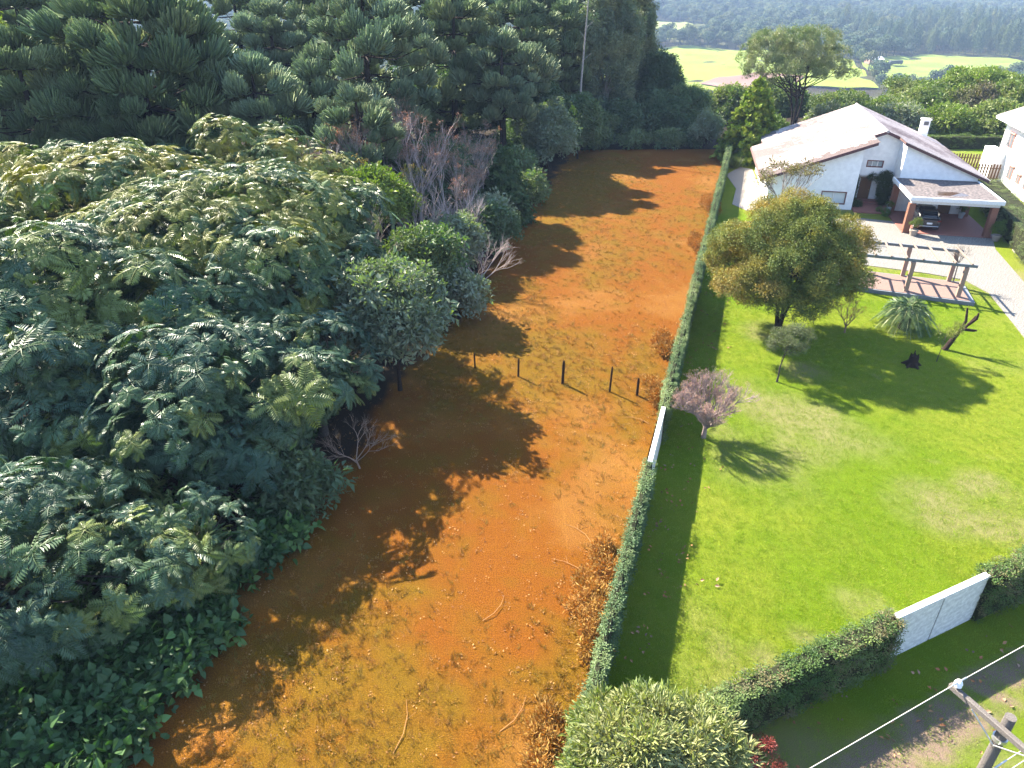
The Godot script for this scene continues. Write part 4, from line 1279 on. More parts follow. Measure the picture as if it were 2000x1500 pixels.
func build_neighbour() -> void:
	# second white house, its long side towards us at the edge of the picture
	var N := thing("neighbour_house", "tall white two-storey house at the picture's edge behind the hedge", "house", local_house(16.6, 0.0, 15.5), deg_to_rad(-12.0))
	var paint := surface("white render", Color.WHITE)
	var b := MB.new()
	b.box(Vector3(4.5, 3.0, 7.5), Vector3(9.0, 6.0, 15.0))
	put("wall", b.mesh(), paint, N)
	b = MB.new()
	b.box(Vector3(-0.45, 1.5, 0.4), Vector3(1.0, 3.0, 3.4))
	put("annex_wall", b.mesh(), paint, N)
	b = MB.new()
	b.wallpoly(PackedVector2Array([Vector2(-0.9, 5.85), Vector2(4.5, 7.9), Vector2(9.9, 5.85), Vector2(9.9, 6.1), Vector2(4.5, 8.2), Vector2(-0.9, 6.1)]), -0.9, 15.9)
	put("roof", b.mesh(), surface("white eave", lin(0.7, 0.7, 0.7), 0.8), N)
	b = MB.new()
	b.wallpoly(PackedVector2Array([Vector2(-0.8, 6.16), Vector2(4.5, 8.22), Vector2(9.8, 6.16), Vector2(9.8, 6.24), Vector2(4.5, 8.32), Vector2(-0.8, 6.24)]), -0.8, 15.8)
	put("roof_tiles", b.mesh(), surface("neighbour tile", lin(0.38, 0.32, 0.3), 0.7, 0.4, 0.8, 0.05), N)
	var frame := surface("pink stone frame", lin(0.42, 0.2, 0.16), 0.8)
	for q in [[2.2, 3.6, 0.7, 1.3], [4.4, 1.0, 0.6, 1.2], [6.6, 1.1, 0.45, 0.8], [8.4, 3.6, 0.7, 1.3], [8.6, 1.0, 0.5, 1.0], [11.5, 3.6, 0.7, 1.3], [11.8, 1.0, 0.7, 1.2]]:
		b = MB.new()
		b.box(Vector3(-0.03, q[1] + q[3] * 0.5, q[0]), Vector3(0.1, q[3] + 0.06, q[2] * 2.0), Basis(), 0.01)
		b.box(Vector3(-0.09, q[1] + q[3] + 0.06, q[0]), Vector3(0.24, 0.12, q[2] * 2.0 + 0.3), Basis(), 0.02)
		var w := put("window", b.mesh(), frame, N)
		for s in [-1.0, 1.0]:
			b = MB.new()
			b.box(Vector3(-0.085, q[1] + q[3] * 0.5, q[0] + s * q[2] * 0.5), Vector3(0.03, q[3] - 0.1, q[2] - 0.14))
			put("pane", b.mesh(), surface("grey pane", lin(0.12, 0.13, 0.15), 0.08), w)
	b = MB.new()
	for k in 4: b.box(Vector3(-0.9 + 0.3 * k, 3.5, 2.05), Vector3(0.03, 0.9, 0.03))
	b.box(Vector3(-0.45, 3.97, 2.05), Vector3(1.0, 0.06, 0.06))
	put("balcony_rail", b.mesh(), surface("dark metal", Color.WHITE), N)
	# timber paling pen
	var F := thing("paling_fence", "weathered brown timber paling fence between the two houses", "fence", local_house(12.6, 0.0, 17.5), deg_to_rad(-12.0))
	var plank := surface("weathered plank", lin(0.22, 0.13, 0.085), 0.9, 0.45, 0.5, 0.05)
	for k in 14:
		b = MB.new()
		b.box(Vector3(0.28 * k, 0.95, 0.0), Vector3(0.16, 1.9 + 0.05 * (k % 3), 0.03), Basis(), 0.006)
		put("plank", b.mesh(), plank, F)
	for k in 16:
		b = MB.new()
		b.box(Vector3(-0.1, 0.95, 0.1 + 0.28 * k), Vector3(0.03, 1.9 + 0.05 * (k % 4), 0.16), Basis(), 0.006)
		put("plank", b.mesh(), plank, F)
	for k in 14:
		b = MB.new()
		b.box(Vector3(0.28 * k, 0.95, 4.55), Vector3(0.16, 1.9 + 0.05 * (k % 3), 0.03), Basis(), 0.006)
		put("plank", b.mesh(), plank, F)
	for y in [0.5, 1.5]:
		b = MB.new()
		b.box(Vector3(1.85, y, 4.5), Vector3(3.9, 0.08, 0.05)); b.box(Vector3(1.85, y, -0.05), Vector3(3.9, 0.08, 0.05)); b.box(Vector3(-0.05, y, 2.25), Vector3(0.05, 0.08, 4.4))
		put("rail", b.mesh(), plank, F)

func build_garden() -> void:
	# pergola over a raised paved bed
	var G := thing("pergola", "pergola of timber rafters on grey beams and rosy posts beside the drive", "pergola")
	var post := surface("rosy post", lin(0.4, 0.27, 0.22), 0.9, 0.3, 0.5, 0.05)
	var beam := surface("grey beam", lin(0.2, 0.22, 0.25), 0.85, 0.3, 0.7, 0.04)
	var raft := surface("pale rafter", lin(0.27, 0.2, 0.165), 0.85, 0.3, 0.6, 0.05)
	var F0 := Vector3(23.6, 2.5, -48.12); var F1 := Vector3(30.7, 2.5, -45.78)
	var R0 := Vector3(24.6, 2.5, -51.05); var R1 := Vector3(31.3, 2.5, -48.66)
	var b: MB
	for q in [[F0, F1], [R0, R1]]:
		var d: Vector3 = (q[1] - q[0]).normalized()
		b = MB.new()
		b.box((q[0] + q[1]) * 0.5, Vector3((q[1] - q[0]).length(), 0.2, 0.13), Basis(d, Vector3.UP, d.cross(Vector3.UP)), 0.015)
		put("beam", b.mesh(), beam, G)
	for k in 8:
		var t := 0.03 + 0.13 * k
		var p := F0.lerp(F1, t); var q := R0.lerp(R1, t)
		var d := (q - p).normalized()
		b = MB.new()
		b.box((p + q) * 0.5 + Vector3.UP * 0.21, Vector3((q - p).length() + 0.7, 0.11, 0.1), Basis(d, Vector3.UP, d.cross(Vector3.UP)), 0.012)
		put("rafter", b.mesh(), raft, G)
	for q in [F0.lerp(F1, 0.92), F0.lerp(F1, 0.49), F0.lerp(F1, 0.06), R0.lerp(R1, 0.95), R0.lerp(R1, 0.53), R0.lerp(R1, 0.08)]:
		b = MB.new()
		b.box(Vector3(q.x, 1.17, q.z), Vector3(0.27, 2.4, 0.27), Basis(Vector3.UP, -0.32), 0.012)
		put("post", b.mesh(), post, G)
	var base := PackedVector2Array([Vector2(23.8, -51.6), Vector2(31.9, -48.6), Vector2(30.8, -45.0), Vector2(22.7, -48.1)])
	b = MB.new()
	b.prism(base, -0.1, 0.26)
	put("plinth", b.mesh(), surface("grey beam", Color.WHITE), G)
	b = MB.new()
	var inner := PackedVector2Array()
	for p in base: inner.append(p.lerp(Vector2(27.3, -48.3), 0.07))
	b.prism(inner, 0.2, 0.285)
	put("paving", b.mesh(), surface("pink paving", lin(0.28, 0.19, 0.16), 0.9, 0.35, 0.7, 0.06), G)
	# dry creeper on the end post
	bare_tree("dry grey creeper tangled over the pergola's end post", Vector3(31.15, 0.3, -48.5), 2.9, 0.04, Color(0.3, 0.26, 0.22), {"called": "dry_creeper", "category": "climber", "arms": 6, "depth": 4, "wide": 0.4, "stem": 0.5, "first": 0.2, "spread": 0.9, "lift": 0.05})
	# palm
	rng.seed = 91
	var P := thing("dwarf_palm", "low feather palm with arching grey-green fronds on the lawn", "palm", Vector3(24.5, 0, -41.6))
	b = MB.new()
	b.tube([Vector3(0, -0.1, 0), Vector3(0.03, 0.5, 0), Vector3(0, 1.25, 0)], [0.36, 0.34, 0.24], 10)
	put("trunk", b.mesh(), surface("palm trunk", lin(0.09, 0.065, 0.045), 0.95, 0.5, 0.4, 0.06, 6.0), P)
	for k in 46:
		var a := k * 2.39996
		var el := lerpf(1.25, -0.35, k / 46.0)
		var d := Vector3(cos(a) * cos(el), sin(el), sin(a) * cos(el))
		var side := Vector3(-sin(a), 0, cos(a))
		var L := rng.randf_range(1.9, 2.45)
		var fb := MB.new()
		var prev := Vector3(0, 1.2, 0)
		var pts := []
		for i in 9:
			var t := i / 8.0
			pts.append(Vector3(0, 1.2, 0) + d * L * t * (1.0 - 0.15 * t) + Vector3.DOWN * L * 0.62 * t * t)
		for i in 8: fb.quad(pts[i] - side * 0.02, pts[i + 1] - side * 0.012, pts[i + 1] + side * 0.012, pts[i] + side * 0.02, Color(0.2, 0.22, 0.1))
		for i in 22:
			var t := 0.12 + 0.88 * i / 21.0
			var k0 := int(t * 7.99)
			var q: Vector3 = pts[k0].lerp(pts[k0 + 1], t * 8.0 - k0 if k0 < 8 else 0.0)
			var fw: Vector3 = (pts[k0 + 1] - pts[k0]).normalized()
			for e in [-1.0, 1.0]:
				var dr: Vector3 = (side * e * 0.8 + fw * 0.75 + Vector3.DOWN * 0.25 + Vector3.UP * 0.25).normalized()
				var s := rng.randf_range(0.8, 1.2)
				fb.leaf(q, dr, (fw - dr * fw.dot(dr)).normalized(), 0.5 * sin(PI * (0.1 + 0.82 * t)) + 0.1, 0.04, 0.2, Color(0.1, 0.15, 0.07) * s)
		put("frond", fb.mesh(), leafy("palm leaf", 0.4, Color(0.5, 0.6, 0.3)), P)
	# dead forked trunk, stump
	rng.seed = 12
	var D := thing("dead_tree", "dead forked tree trunk with broken tips standing on the lawn", "trunk", Vector3(25.7, 0, -38.7))
	b = MB.new()
	var wood := surface("dead wood", lin(0.13, 0.085, 0.07), 0.95, 0.55, 0.5, 0.05, 5.0)
	b.tube([Vector3(-0.1, -0.1, 0), Vector3(0.15, 0.55, 0), Vector3(0.35, 1.1, 0.05)], [0.17, 0.15, 0.12], 7)
	put("trunk", b.mesh(), wood, D)
	for q in [[Vector3(0.35, 1.1, 0.05), Vector3(0.55, 1.9, 0.1), Vector3(0.45, 2.7, 0.0)], [Vector3(0.35, 1.1, 0.05), Vector3(0.9, 1.6, -0.1), Vector3(1.25, 2.1, -0.2)], [Vector3(0.9, 1.6, -0.1), Vector3(1.05, 2.1, 0.2), Vector3(1.0, 2.5, 0.3)], [Vector3(0.6, 1.35, 0.0), Vector3(0.95, 1.45, 0.4), Vector3(1.1, 1.5, 0.5)]]:
		b = MB.new()
		b.tube(q, [0.1, 0.08, 0.045], 6)
		put("broken_limb", b.mesh(), wood, D)
	var S := thing("tree_stump", "short dark splintered tree stump on the shaded lawn", "stump", Vector3(22.75, 0, -36.75))
	b = MB.new()
	b.tube([Vector3(0, -0.1, 0), Vector3(0, 0.2, 0), Vector3(0.03, 0.62, 0)], [0.4, 0.27, 0.24], 9)
	put("stump_body", b.mesh(), wood, S)
	for k in 5:
		var a := TAU * k / 5.0
		b = MB.new()
		b.tube([Vector3(cos(a) * 0.2, 0.2, sin(a) * 0.2), Vector3(cos(a) * 0.42, 0.04, sin(a) * 0.42), Vector3(cos(a) * 0.6, -0.06, sin(a) * 0.6)], [0.11, 0.09, 0.04], 5)
		put("root", b.mesh(), wood, S)
	for k in 4:
		var a := TAU * k / 4.0 + 0.4
		b = MB.new()
		b.tube([Vector3(cos(a) * 0.17, 0.5, sin(a) * 0.17), Vector3(cos(a) * 0.19, 0.78 + 0.1 * (k % 2), sin(a) * 0.19)], [0.08, 0.02], 4)
		put("splinter", b.mesh(), wood, S)

func build_posts() -> void:
	var wood := surface("fence wood", lin(0.075, 0.045, 0.03), 0.95, 0.5, 0.4, 0.05, 3.0)
	var labels := ["shortest dark fence post on the plot, nearest the woods", "slim fence post standing second from the woods on the plot", "thick fence post in the middle of the row across the plot", "tallest thin fence post of the row across the plot", "weathered split fence post closest to the side hedge"]
	var k := 0
	for q in [[-2.08, -36.44, 0.9, 0.05], [0.34, -35.45, 1.1, 0.06], [2.75, -34.7, 1.4, 0.085], [5.21, -33.78, 1.5, 0.06], [6.63, -33.45, 1.05, 0.075]]:
		rng.seed = 300 + k
		var o := thing("fence_post", labels[k], "post", Vector3(q[0], 0, q[1]), rng.randf(), "fence posts across the plot")
		var b := MB.new()
		var l := Vector3(rng.randf_range(-0.05, 0.05), 0, rng.randf_range(-0.05, 0.05))
		b.tube([Vector3(0, -0.2, 0), Vector3(0, q[2] * 0.4, 0) + l * 0.6, Vector3(0, q[2] * 0.8, 0) + l, Vector3(0, q[2], 0) + l * 1.2], [q[3], q[3] * 0.92, q[3] * 0.95, q[3] * 0.7], 7)
		put("shaft", b.mesh(), wood, o)
		b = MB.new()
		b.tube([Vector3(0, q[2] * 0.97, 0) + l * 1.2, Vector3(0.01, q[2] + 0.05, 0) + l * 1.2], [q[3] * 0.7, q[3] * 0.3], 5)
		put("split_top", b.mesh(), wood, o)
		k += 1
	# fallen branches on the plot
	rng.seed = 88
	var what := ["long pale fallen stick on the plot near the golden bush", "thin curved stick on the plot in front of the sunny patch", "short fallen branch on the plot below the fence posts", "slender bent stick lying across the middle of the plot", "bleached fallen twig on the plot beside the side hedge", "curved dry stem lying at the plot's near end"]
	k = 0
	for q in [[0.1, -14.4, 0.75, 0.9], [-0.6, -18.6, 0.7, 0.9], [6.2, -31.0, 0.7, 2.6], [2.7, -22.6, 0.8, 2.2], [2.2, -20.7, 0.8, 2.4], [-3.3, -14.0, 0.9, 1.4]]:
		var o := thing("fallen_branch", what[k], "branch", Vector3(q[0], 0.03, q[1]), q[3], "sticks lying on the plot")
		var b := MB.new()
		b.tube([Vector3(-q[2], 0.0, 0), Vector3(-q[2] * 0.3, 0.05, 0.12), Vector3(q[2] * 0.4, 0.04, 0.05), Vector3(q[2], 0.01, -0.15)], [0.012, 0.011, 0.009, 0.005], 5)
		put("stick", b.mesh(), surface("dry stick", lin(0.33, 0.17, 0.07), 0.9), o)
		b = MB.new()
		b.tube([Vector3(q[2] * 0.2, 0.04, 0.06), Vector3(q[2] * 0.55, 0.08, 0.3)], [0.008, 0.004], 4)
		put("side_twig", b.mesh(), surface("dry stick", Color.WHITE), o)
		k += 1

func build_pole() -> void:
	var P := thing("utility_pole", "wooden utility pole with a crossarm and white insulators", "pole", Vector3(8.66, 0, -8.15))
	var wood := surface("pole wood", lin(0.36, 0.32, 0.29), 0.9, 0.45, 0.5, 0.05, 2.0)
	var b := MB.new()
	b.tube([Vector3(0, -0.2, 0), Vector3(0, 8.62, 0)], [0.13, 0.095], 12)
	put("shaft", b.mesh(), wood, P)
	b = MB.new()
	var d := Vector3(0.45, 0, 0.95).normalized()
	var bas := Basis(d, Vector3.UP, d.cross(Vector3.UP))
	b.box(Vector3(0, 8.38, 0) + bas.z * 0.14, Vector3(2.0, 0.12, 0.1), bas, 0.012)
	put("crossarm", b.mesh(), wood, P)
	var steel := surface("galvanised steel", lin(0.5, 0.5, 0.5), 0.4); steel.metallic = 0.8
	for s in [-1.0, 1.0]:
		b = MB.new()
		b.tube([Vector3(0, 7.9, 0) + bas.z * 0.11, Vector3(0, 8.33, 0) + d * s * 0.5 + bas.z * 0.2], [0.016, 0.016], 5)
		put("brace", b.mesh(), steel, P)
		b = MB.new()
		b.lathe(Vector3(0, 8.44, 0) + d * s * 0.88 + bas.z * 0.14, [[0.02, 0.0], [0.02, 0.05], [0.075, 0.06], [0.06, 0.11], [0.075, 0.12], [0.055, 0.17], [0.03, 0.2], [0.0, 0.21]], 14)
		put("insulator", b.mesh(), surface("porcelain", lin(0.78, 0.78, 0.8), 0.2), P)
	b = MB.new()
	b.tube([Vector3(0, 8.0, 0), Vector3(0, 8.08, 0)], [0.125, 0.125], 12)
	put("collar", b.mesh(), steel, P)
	var cable := surface("bare cable", lin(0.5, 0.47, 0.42), 0.5)
	var run := Vector3(0.87, 0, -0.43).normalized()
	var wires := [["overhead wire tied to the pole's inner insulator", Vector3(8.66, 8.6, -8.15) - d * 0.88 + bas.z * 0.14], ["overhead wire tied to the pole's outer insulator", Vector3(8.66, 8.6, -8.15) + d * 0.88 + bas.z * 0.14], ["thin lower cable strung below the pole's crossarm", Vector3(8.8, 7.4, -8.05)], ["lowest thin cable strung on the utility pole", Vector3(8.82, 7.05, -8.0)]]
	for w in wires:
		var o := thing("power_line", w[0], "wire", w[1], 0.0, "wires on the utility pole")
		b = MB.new()
		var pts := []
		var rr := []
		for i in 25:
			var t := (i - 12) * 2.4
			pts.append(run * t + Vector3.UP * (0.0006 * t * t - 0.018 * absf(t)))
			rr.append(0.008)
		b.tube(pts, rr, 5)
		put("conductor", b.mesh(), cable, o)
		b = MB.new()
		b.tube([run * -0.2, run * 0.2], [0.018, 0.018], 6)
		put("tie", b.mesh(), steel, o)

# ---------------------------------------------------------------- woods and garden trees
func stand(x: float, z: float) -> Vector3:
	return Vector3(x, maxf(land(x, z) + 0.05, -40.0), z)

func build_woods() -> void:
	var bark := surface("grey bark", lin(0.16, 0.14, 0.12), 0.95, 0.5, 0.9, 0.04, 4.0)
	var dark := surface("dark bark", lin(0.08, 0.06, 0.05), 0.95, 0.5, 0.9, 0.04, 4.0)
	# the feather-leaved trees that fill the near wood
	var fea := [Color(0.045, 0.085, 0.055), Color(0.06, 0.105, 0.06), Color(0.08, 0.13, 0.06), Color(0.13, 0.165, 0.05)]
	var yel := [Color(0.06, 0.105, 0.05), Color(0.085, 0.13, 0.045), Color(0.14, 0.165, 0.04), Color(0.22, 0.2, 0.04)]
	var mix := [Color(0.05, 0.09, 0.05), Color(0.07, 0.115, 0.055), Color(0.09, 0.135, 0.05), Color(0.16, 0.17, 0.04)]
	var fm := leafy("feather leaf", 0.42, Color(0.5, 0.58, 0.16), 0.34)
	var list := [
		["feather-leaved tree overhanging the plot, its grey stems showing below", Vector3(-13.2, 0, -26.6), Vector3(0, 4.2, 0), Vector3(5.4, 3.4, 4.6), fea, 20, 4, 0.68],
		["broad feather-leaved tree at the picture's left edge", Vector3(-21.0, 0, -29.5), Vector3(0, 5.2, 0), Vector3(7.6, 4.8, 6.8), fea, 26, 3, 0.75],
		["tall feather-leaved tree in the middle of the near wood", Vector3(-15.0, 0, -38), Vector3(0, 6.2, 0), Vector3(7.6, 4.7, 7.2), mix, 26, 3, 0.68],
		["yellow-tipped feather-leaved tree under the umbrella pines", Vector3(-25.0, 0, -45), Vector3(0, 6.3, 0), Vector3(8.6, 4.6, 7.4), yel, 26, 2, 0.72],
		["yellow-topped feather-leaved tree next to the bare twigs", Vector3(-17.5, 0, -52), Vector3(0, 6.6, 0), Vector3(6.2, 4.2, 5.4), yel, 18, 2, 0.66],
		["low feather-leaved tree over the dark undergrowth, near the picture's corner", Vector3(-16.6, 0, -18.2), Vector3(0, 2.9, 0), Vector3(5.6, 2.9, 4.4), fea, 24, 2, 0.62],
		["slim feather-leaved tree leaning to the plot's edge", Vector3(-9.2, 0, -29.8), Vector3(0.2, 3.6, 0), Vector3(2.9, 2.4, 2.8), fea, 14, 1, 0.5],
		["small feather-leaved tree hanging over the vines", Vector3(-11.8, 0, -19.4), Vector3(0, 2.4, 0), Vector3(2.9, 2.0, 2.6), fea, 14, 1, 0.46],
	]
	for t in list:
		leaf_tree("feather_leaf_tree", t[0], t[1], t[2], t[3], "rosette+rosette_long+rosette_thin", 1.9, t[7], t[4], fm, bark, {"lobes": int(t[5] * 1.5), "forks": t[6], "group": "feather-leaved trees of the near wood", "r": 0.24, "frac": 0.31, "low": -0.8, "lean_up": 0.9, "under": -0.8, "start": 0.3})
	# umbrella pines
	var arau := [Color(0.155, 0.215, 0.105), Color(0.19, 0.25, 0.12), Color(0.23, 0.285, 0.14)]
	var blue := [Color(0.2, 0.26, 0.15), Color(0.25, 0.31, 0.18)]
	araucaria("largest dark umbrella pine behind the near wood", Vector3(-29.5, 0, -62), 18.2, 7.2, 6.5, arau, 501, 1.5, 1.2)
	araucaria("umbrella pine half cut by the picture's left edge", Vector3(-36.0, 0, -58), 15.2, 4.4, 6.0, arau, 502)
	araucaria("dark umbrella pine further back at the left edge", Vector3(-44.0, 0, -73), 18.5, 5.5, 6.0, arau, 503)
	araucaria("slim umbrella pine with rounded tufts beside the valley gap", Vector3(-24.2, 0, -82), 16.0, 4.4, 7.5, blue, 504)
	araucaria("far umbrella pine with open boughs at the valley gap", Vector3(-30.5, 0, -90), 18.0, 3.6, 12.0, arau, 505, 0.7, 0.8)
	araucaria("wide pale umbrella pine in the middle of the back row", Vector3(-13.0, 0, -70), 18.0, 6.2, 6.5, blue, 506, 1.0, 1.05)
	araucaria("dark straight umbrella pine between two paler ones", Vector3(-6.2, 0, -82), 17.2, 4.8, 4.5, arau, 507)
	araucaria("domed umbrella pine with its bare trunk showing, near the plot", Vector3(-0.9, 0, -80), 13.2, 4.6, 6.0, blue, 508, 1.0, 0.95)
	araucaria("low young umbrella pine above the bare pinkish trees", Vector3(-11.3, 0, -58), 11.4, 3.7, 6.8, blue, 509, 1.0, 0.8)
	araucaria("small umbrella pine with big round tufts behind the yellow tree", Vector3(-20.0, 0, -61), 13.0, 3.4, 8.0, blue, 510, 0.9, 0.95)
	araucaria("small umbrella pine squeezed between the taller pines", Vector3(-16.6, 0, -65), 12.4, 2.8, 7.5, blue, 511, 0.9, 0.85)
	araucaria("umbrella pine at the back with dense top tufts", Vector3(0.8, 0, -95), 16.8, 5.0, 6.0, arau, 512)
	araucaria("narrow umbrella pine next to the gum trees", Vector3(6.0, 0, -98), 15.2, 3.4, 3.0, arau, 513)
	araucaria("tall umbrella pine in the last row, left of the pale ones", Vector3(-28.0, 0, -104), 19.5, 6.0, 6.0, arau, 515, 1.0, 1.1)
	araucaria("last-row umbrella pine right behind the dark straight one", Vector3(-9.0, 0, -106), 19.5, 6.4, 6.0, arau, 516, 1.0, 1.1)
	araucaria("last-row umbrella pine behind the dense-topped one", Vector3(2.5, 0, -110), 19.5, 6.0, 6.0, arau, 517, 1.0, 1.1)
	araucaria("last-row umbrella pine behind the left edge of the wood", Vector3(-52.0, 0, -88), 19.5, 6.5, 6.0, arau, 518, 1.0, 1.1)
	araucaria("umbrella pine peeping between pines at the top edge", Vector3(-19.0, 0, -88), 18.2, 5.2, 6.5, arau, 514)
	# gum trees with hanging leaves and pale stems
	var gum := [Color(0.13, 0.17, 0.11), Color(0.17, 0.21, 0.12), Color(0.21, 0.23, 0.12)]
	var gm := leafy("gum leaf", 0.45, Color(0.55, 0.65, 0.3))
	var pale := surface("pale gum bark", lin(0.42, 0.38, 0.34), 0.8, 0.35, 1.5, 0.03)
	for t in [["tall gum tree with drooping foliage at the plot's far corner", Vector3(12.0, 0, -99), Vector3(0, 10.0, 0), Vector3(3.9, 9.5, 3.6), 26], ["gum tree with feathery top against the valley", Vector3(16.4, 0, -105), Vector3(0, 9.6, 0), Vector3(2.4, 8.6, 2.4), 20], ["gum tree with tall pale bare stem beside the pines", Vector3(9.2, 0, -106), Vector3(0.3, 12.0, 0), Vector3(2.5, 7.6, 2.5), 20]]:
		leaf_tree("gum_tree", t[0], stand(t[1].x, t[1].z), t[2], t[3], "gum", 2.0, 1.5, gum, gm, pale, {"lobes": t[4] * 2, "frac": 0.24, "low": -0.95, "group": "gum trees at the far end", "trunk": 17.0, "r": 0.22, "lean_up": 0.0, "under": -1.0, "start": 0.2})
	var st := MB.new()
	st.tube([Vector3(0, -0.2, 0), Vector3(0.2, 8, 0), Vector3(0.7, 18.5, 0)], [0.16, 0.12, 0.04], 7)
	var ps := thing("dead_gum_tree", "tall thin whitish bare stem rising before the gum trees", "trunk", Vector3(7.9, 0, -92))
	put("trunk", st.mesh(), pale, ps)
	st = MB.new()
	for k in 7: st.tube([Vector3(0.35 + 0.04 * k, 10.0 + k * 1.1, 0), Vector3(0.35 + 0.04 * k, 10.6 + k * 1.1, 0) + Vector3(cos(k * 2.0), 0.2, sin(k * 2.0)) * 0.9], [0.03, 0.008], 4)
	put("twigs", st.mesh(), pale, ps)
	# mixed broadleaf trees of the wood's edge
	var mixed := [Color(0.1, 0.155, 0.07), Color(0.13, 0.18, 0.08), Color(0.16, 0.2, 0.09)]
	var gray := [Color(0.17, 0.21, 0.14), Color(0.21, 0.25, 0.165), Color(0.25, 0.28, 0.2)]
	var deep := [Color(0.075, 0.12, 0.06), Color(0.1, 0.145, 0.075)]
	var lime := [Color(0.15, 0.2, 0.04), Color(0.22, 0.26, 0.05), Color(0.13, 0.17, 0.04), Color(0.3, 0.3, 0.06)]
	var lm := leafy("broad leaf", 0.5, Color(0.7, 0.8, 0.3))
	var wood := [
		["lime-green round tree glowing among bare twigs", -9.8, -50, 7.5, 2.8, 3.4, lime, "small", 14],
		["grey-green rounded tree at the plot's edge", -6.0, -34, 7.2, 2.5, 5.0, gray, "small", 14],
		["dense dark green tree behind the grey-green one", -5.8, -44, 5.6, 2.4, 4.4, mixed, "small", 14],
		["short leafy shrub tree below the domed pine", 0.2, -73, 4.2, 2.2, 3.6, mixed, "small", 10],
		["rounded olive tree on the woods' edge, beside the domed pine", 3.8, -81, 7.0, 3.2, 5.8, gray, "small", 14],
		["blue-green tree in front of the gum trees", 7.6, -87, 7.2, 2.4, 6.4, mixed, "small", 12],
		["black-green bush mass at the plot's far corner", 14.0, -96, 5.0, 3.0, 4.6, deep, "small", 12],
		["dark leafy tree behind the plot's far edge", 18.5, -97, 5.6, 3.3, 5.2, deep, "small", 14],
		["taller dark tree against the pale valley field", 19.5, -102, 9.6, 2.6, 8.6, deep, "small", 14],
		["olive tree beyond the far edge, nearest the cypress", 21.9, -99, 6.2, 3.0, 5.8, mixed, "small", 12],
		["pale sage shrub beside the yellow cypress", 23.6, -92, 4.3, 1.7, 3.8, gray, "small", 10],
		["leafy shrub at the foot of the woods, halfway along the plot", 1.6, -68, 3.0, 1.6, 2.6, mixed, "small", 8],
		["bushy dark shrub beside the bare pinkish branches", -1.6, -55, 4.0, 2.0, 3.6, deep, "small", 10],
		["dark broadleaf tree filling the wood behind the bare trees", -6.5, -62, 7.0, 3.4, 6.4, deep, "small", 12],
		["dusky broadleaf tree deep in the wood", -13.0, -62, 7.2, 3.6, 6.6, deep, "small", 12],
		["dark understorey tree below the largest umbrella pine", -24.0, -58, 7.5, 4.0, 7.0, deep, "small", 12],
		["shady broadleaf tree at the left edge of the wood", -37.0, -52, 7.0, 4.6, 6.6, mixed, "small", 12],
		["dark broadleaf tree behind the far umbrella pines", -20.0, -76, 8.0, 4.5, 7.4, deep, "small", 12],
		["broadleaf tree in shade behind the dark straight pine", -8.5, -90, 9.0, 4.5, 8.4, deep, "small", 12],
		["yellowing leafy tree at the picture's top-left corner", -44.0, -66, 17.0, 3.4, 9.0, lime, "small", 12],
		["leafy tree between the domed pine and the gum trees", 3.0, -90, 9.0, 3.4, 8.6, deep, "small", 12],
		["leafy bush at the foot of the domed pine's trunk", 0.6, -86, 4.0, 3.0, 3.8, deep, "small", 10],
		["low thicket between the pines and the plot's far corner", 5.2, -91, 4.2, 3.2, 4.0, deep, "small", 10],
		["thicket behind the rounded olive tree", 9.4, -93, 4.4, 3.0, 4.2, mixed, "small", 10],
		["shady thicket beneath the dark straight pine", -5.0, -76, 4.4, 3.4, 4.0, deep, "small", 10],
		["low bush ending the plot at its far edge, by the thicket", 10.5, -92.5, 2.2, 1.8, 2.0, deep, "small", 8],
		["dark bush in the middle of the plot's far edge", 14.8, -93.0, 2.0, 2.0, 1.9, mixed, "small", 8],
		["green bush on the plot's far edge, toward the cypress", 18.8, -93.2, 2.0, 2.0, 1.9, mixed, "small", 8],
		["last low bush of the plot's far edge before the hedge", 22.4, -93.4, 1.9, 1.6, 1.8, deep, "small", 8],
		["dusky tree closing the view under the back pines", -1.5, -101, 6.5, 4.0, 6.2, deep, "small", 10],
		["dark tree closing the view behind the wide pale pine", -12.5, -100, 7.0, 4.5, 6.6, deep, "small", 10],
		["shaded tree low behind the slim pine", -27.0, -98, 7.0, 4.5, 6.6, deep, "small", 10],
		["dim tree at the back of the wood's left part", -39.0, -86, 8.0, 5.0, 7.4, deep, "small", 10],
		["sage-green shrub tree behind the bare branches over the plot", -4.0, -51, 4.4, 2.0, 3.8, gray, "small", 10],
		["sage shrub below the reddish bare tree", -1.9, -59, 3.6, 1.8, 3.2, gray, "small", 8],
		["grey-leaved bush right at the plot's edge, mid-length", -3.4, -43, 3.2, 1.7, 2.8, gray, "small", 8],
		["dark leafy bush under the feather-leaved branches", -8.8, -24.0, 2.4, 1.5, 2.2, deep, "small", 8],
	]
	for t in wood:
		var hh: float = t[3]
		var half: float = t[5] * 0.5
		leaf_tree("broadleaf_tree", t[0], stand(t[1], t[2]), Vector3(0, hh - half, 0), Vector3(t[4], half, t[4]), "small+coarse", 2.6, 1.1, t[6], lm, dark, {"lobes": int(t[8] * 2.6), "frac": 0.26, "low": -0.7, "group": "broadleaf trees and tall shrubs of the wood", "r": 0.11, "under": -0.85, "start": 0.25})
	# small dark conifer at the wood's edge
	conifer("dark blue-green conifer at the woods' edge, halfway along", Vector3(-0.6, 0, -63), 6.2, 2.3, [Color(0.07, 0.12, 0.05), Color(0.1, 0.15, 0.06)], 0.7)
	conifer("golden-green cypress standing between plot and house", Vector3(27.3, 0, -86.5), 8.4, 3.5, [Color(0.2, 0.27, 0.025), Color(0.3, 0.34, 0.04), Color(0.13, 0.19, 0.025)], 1.05)
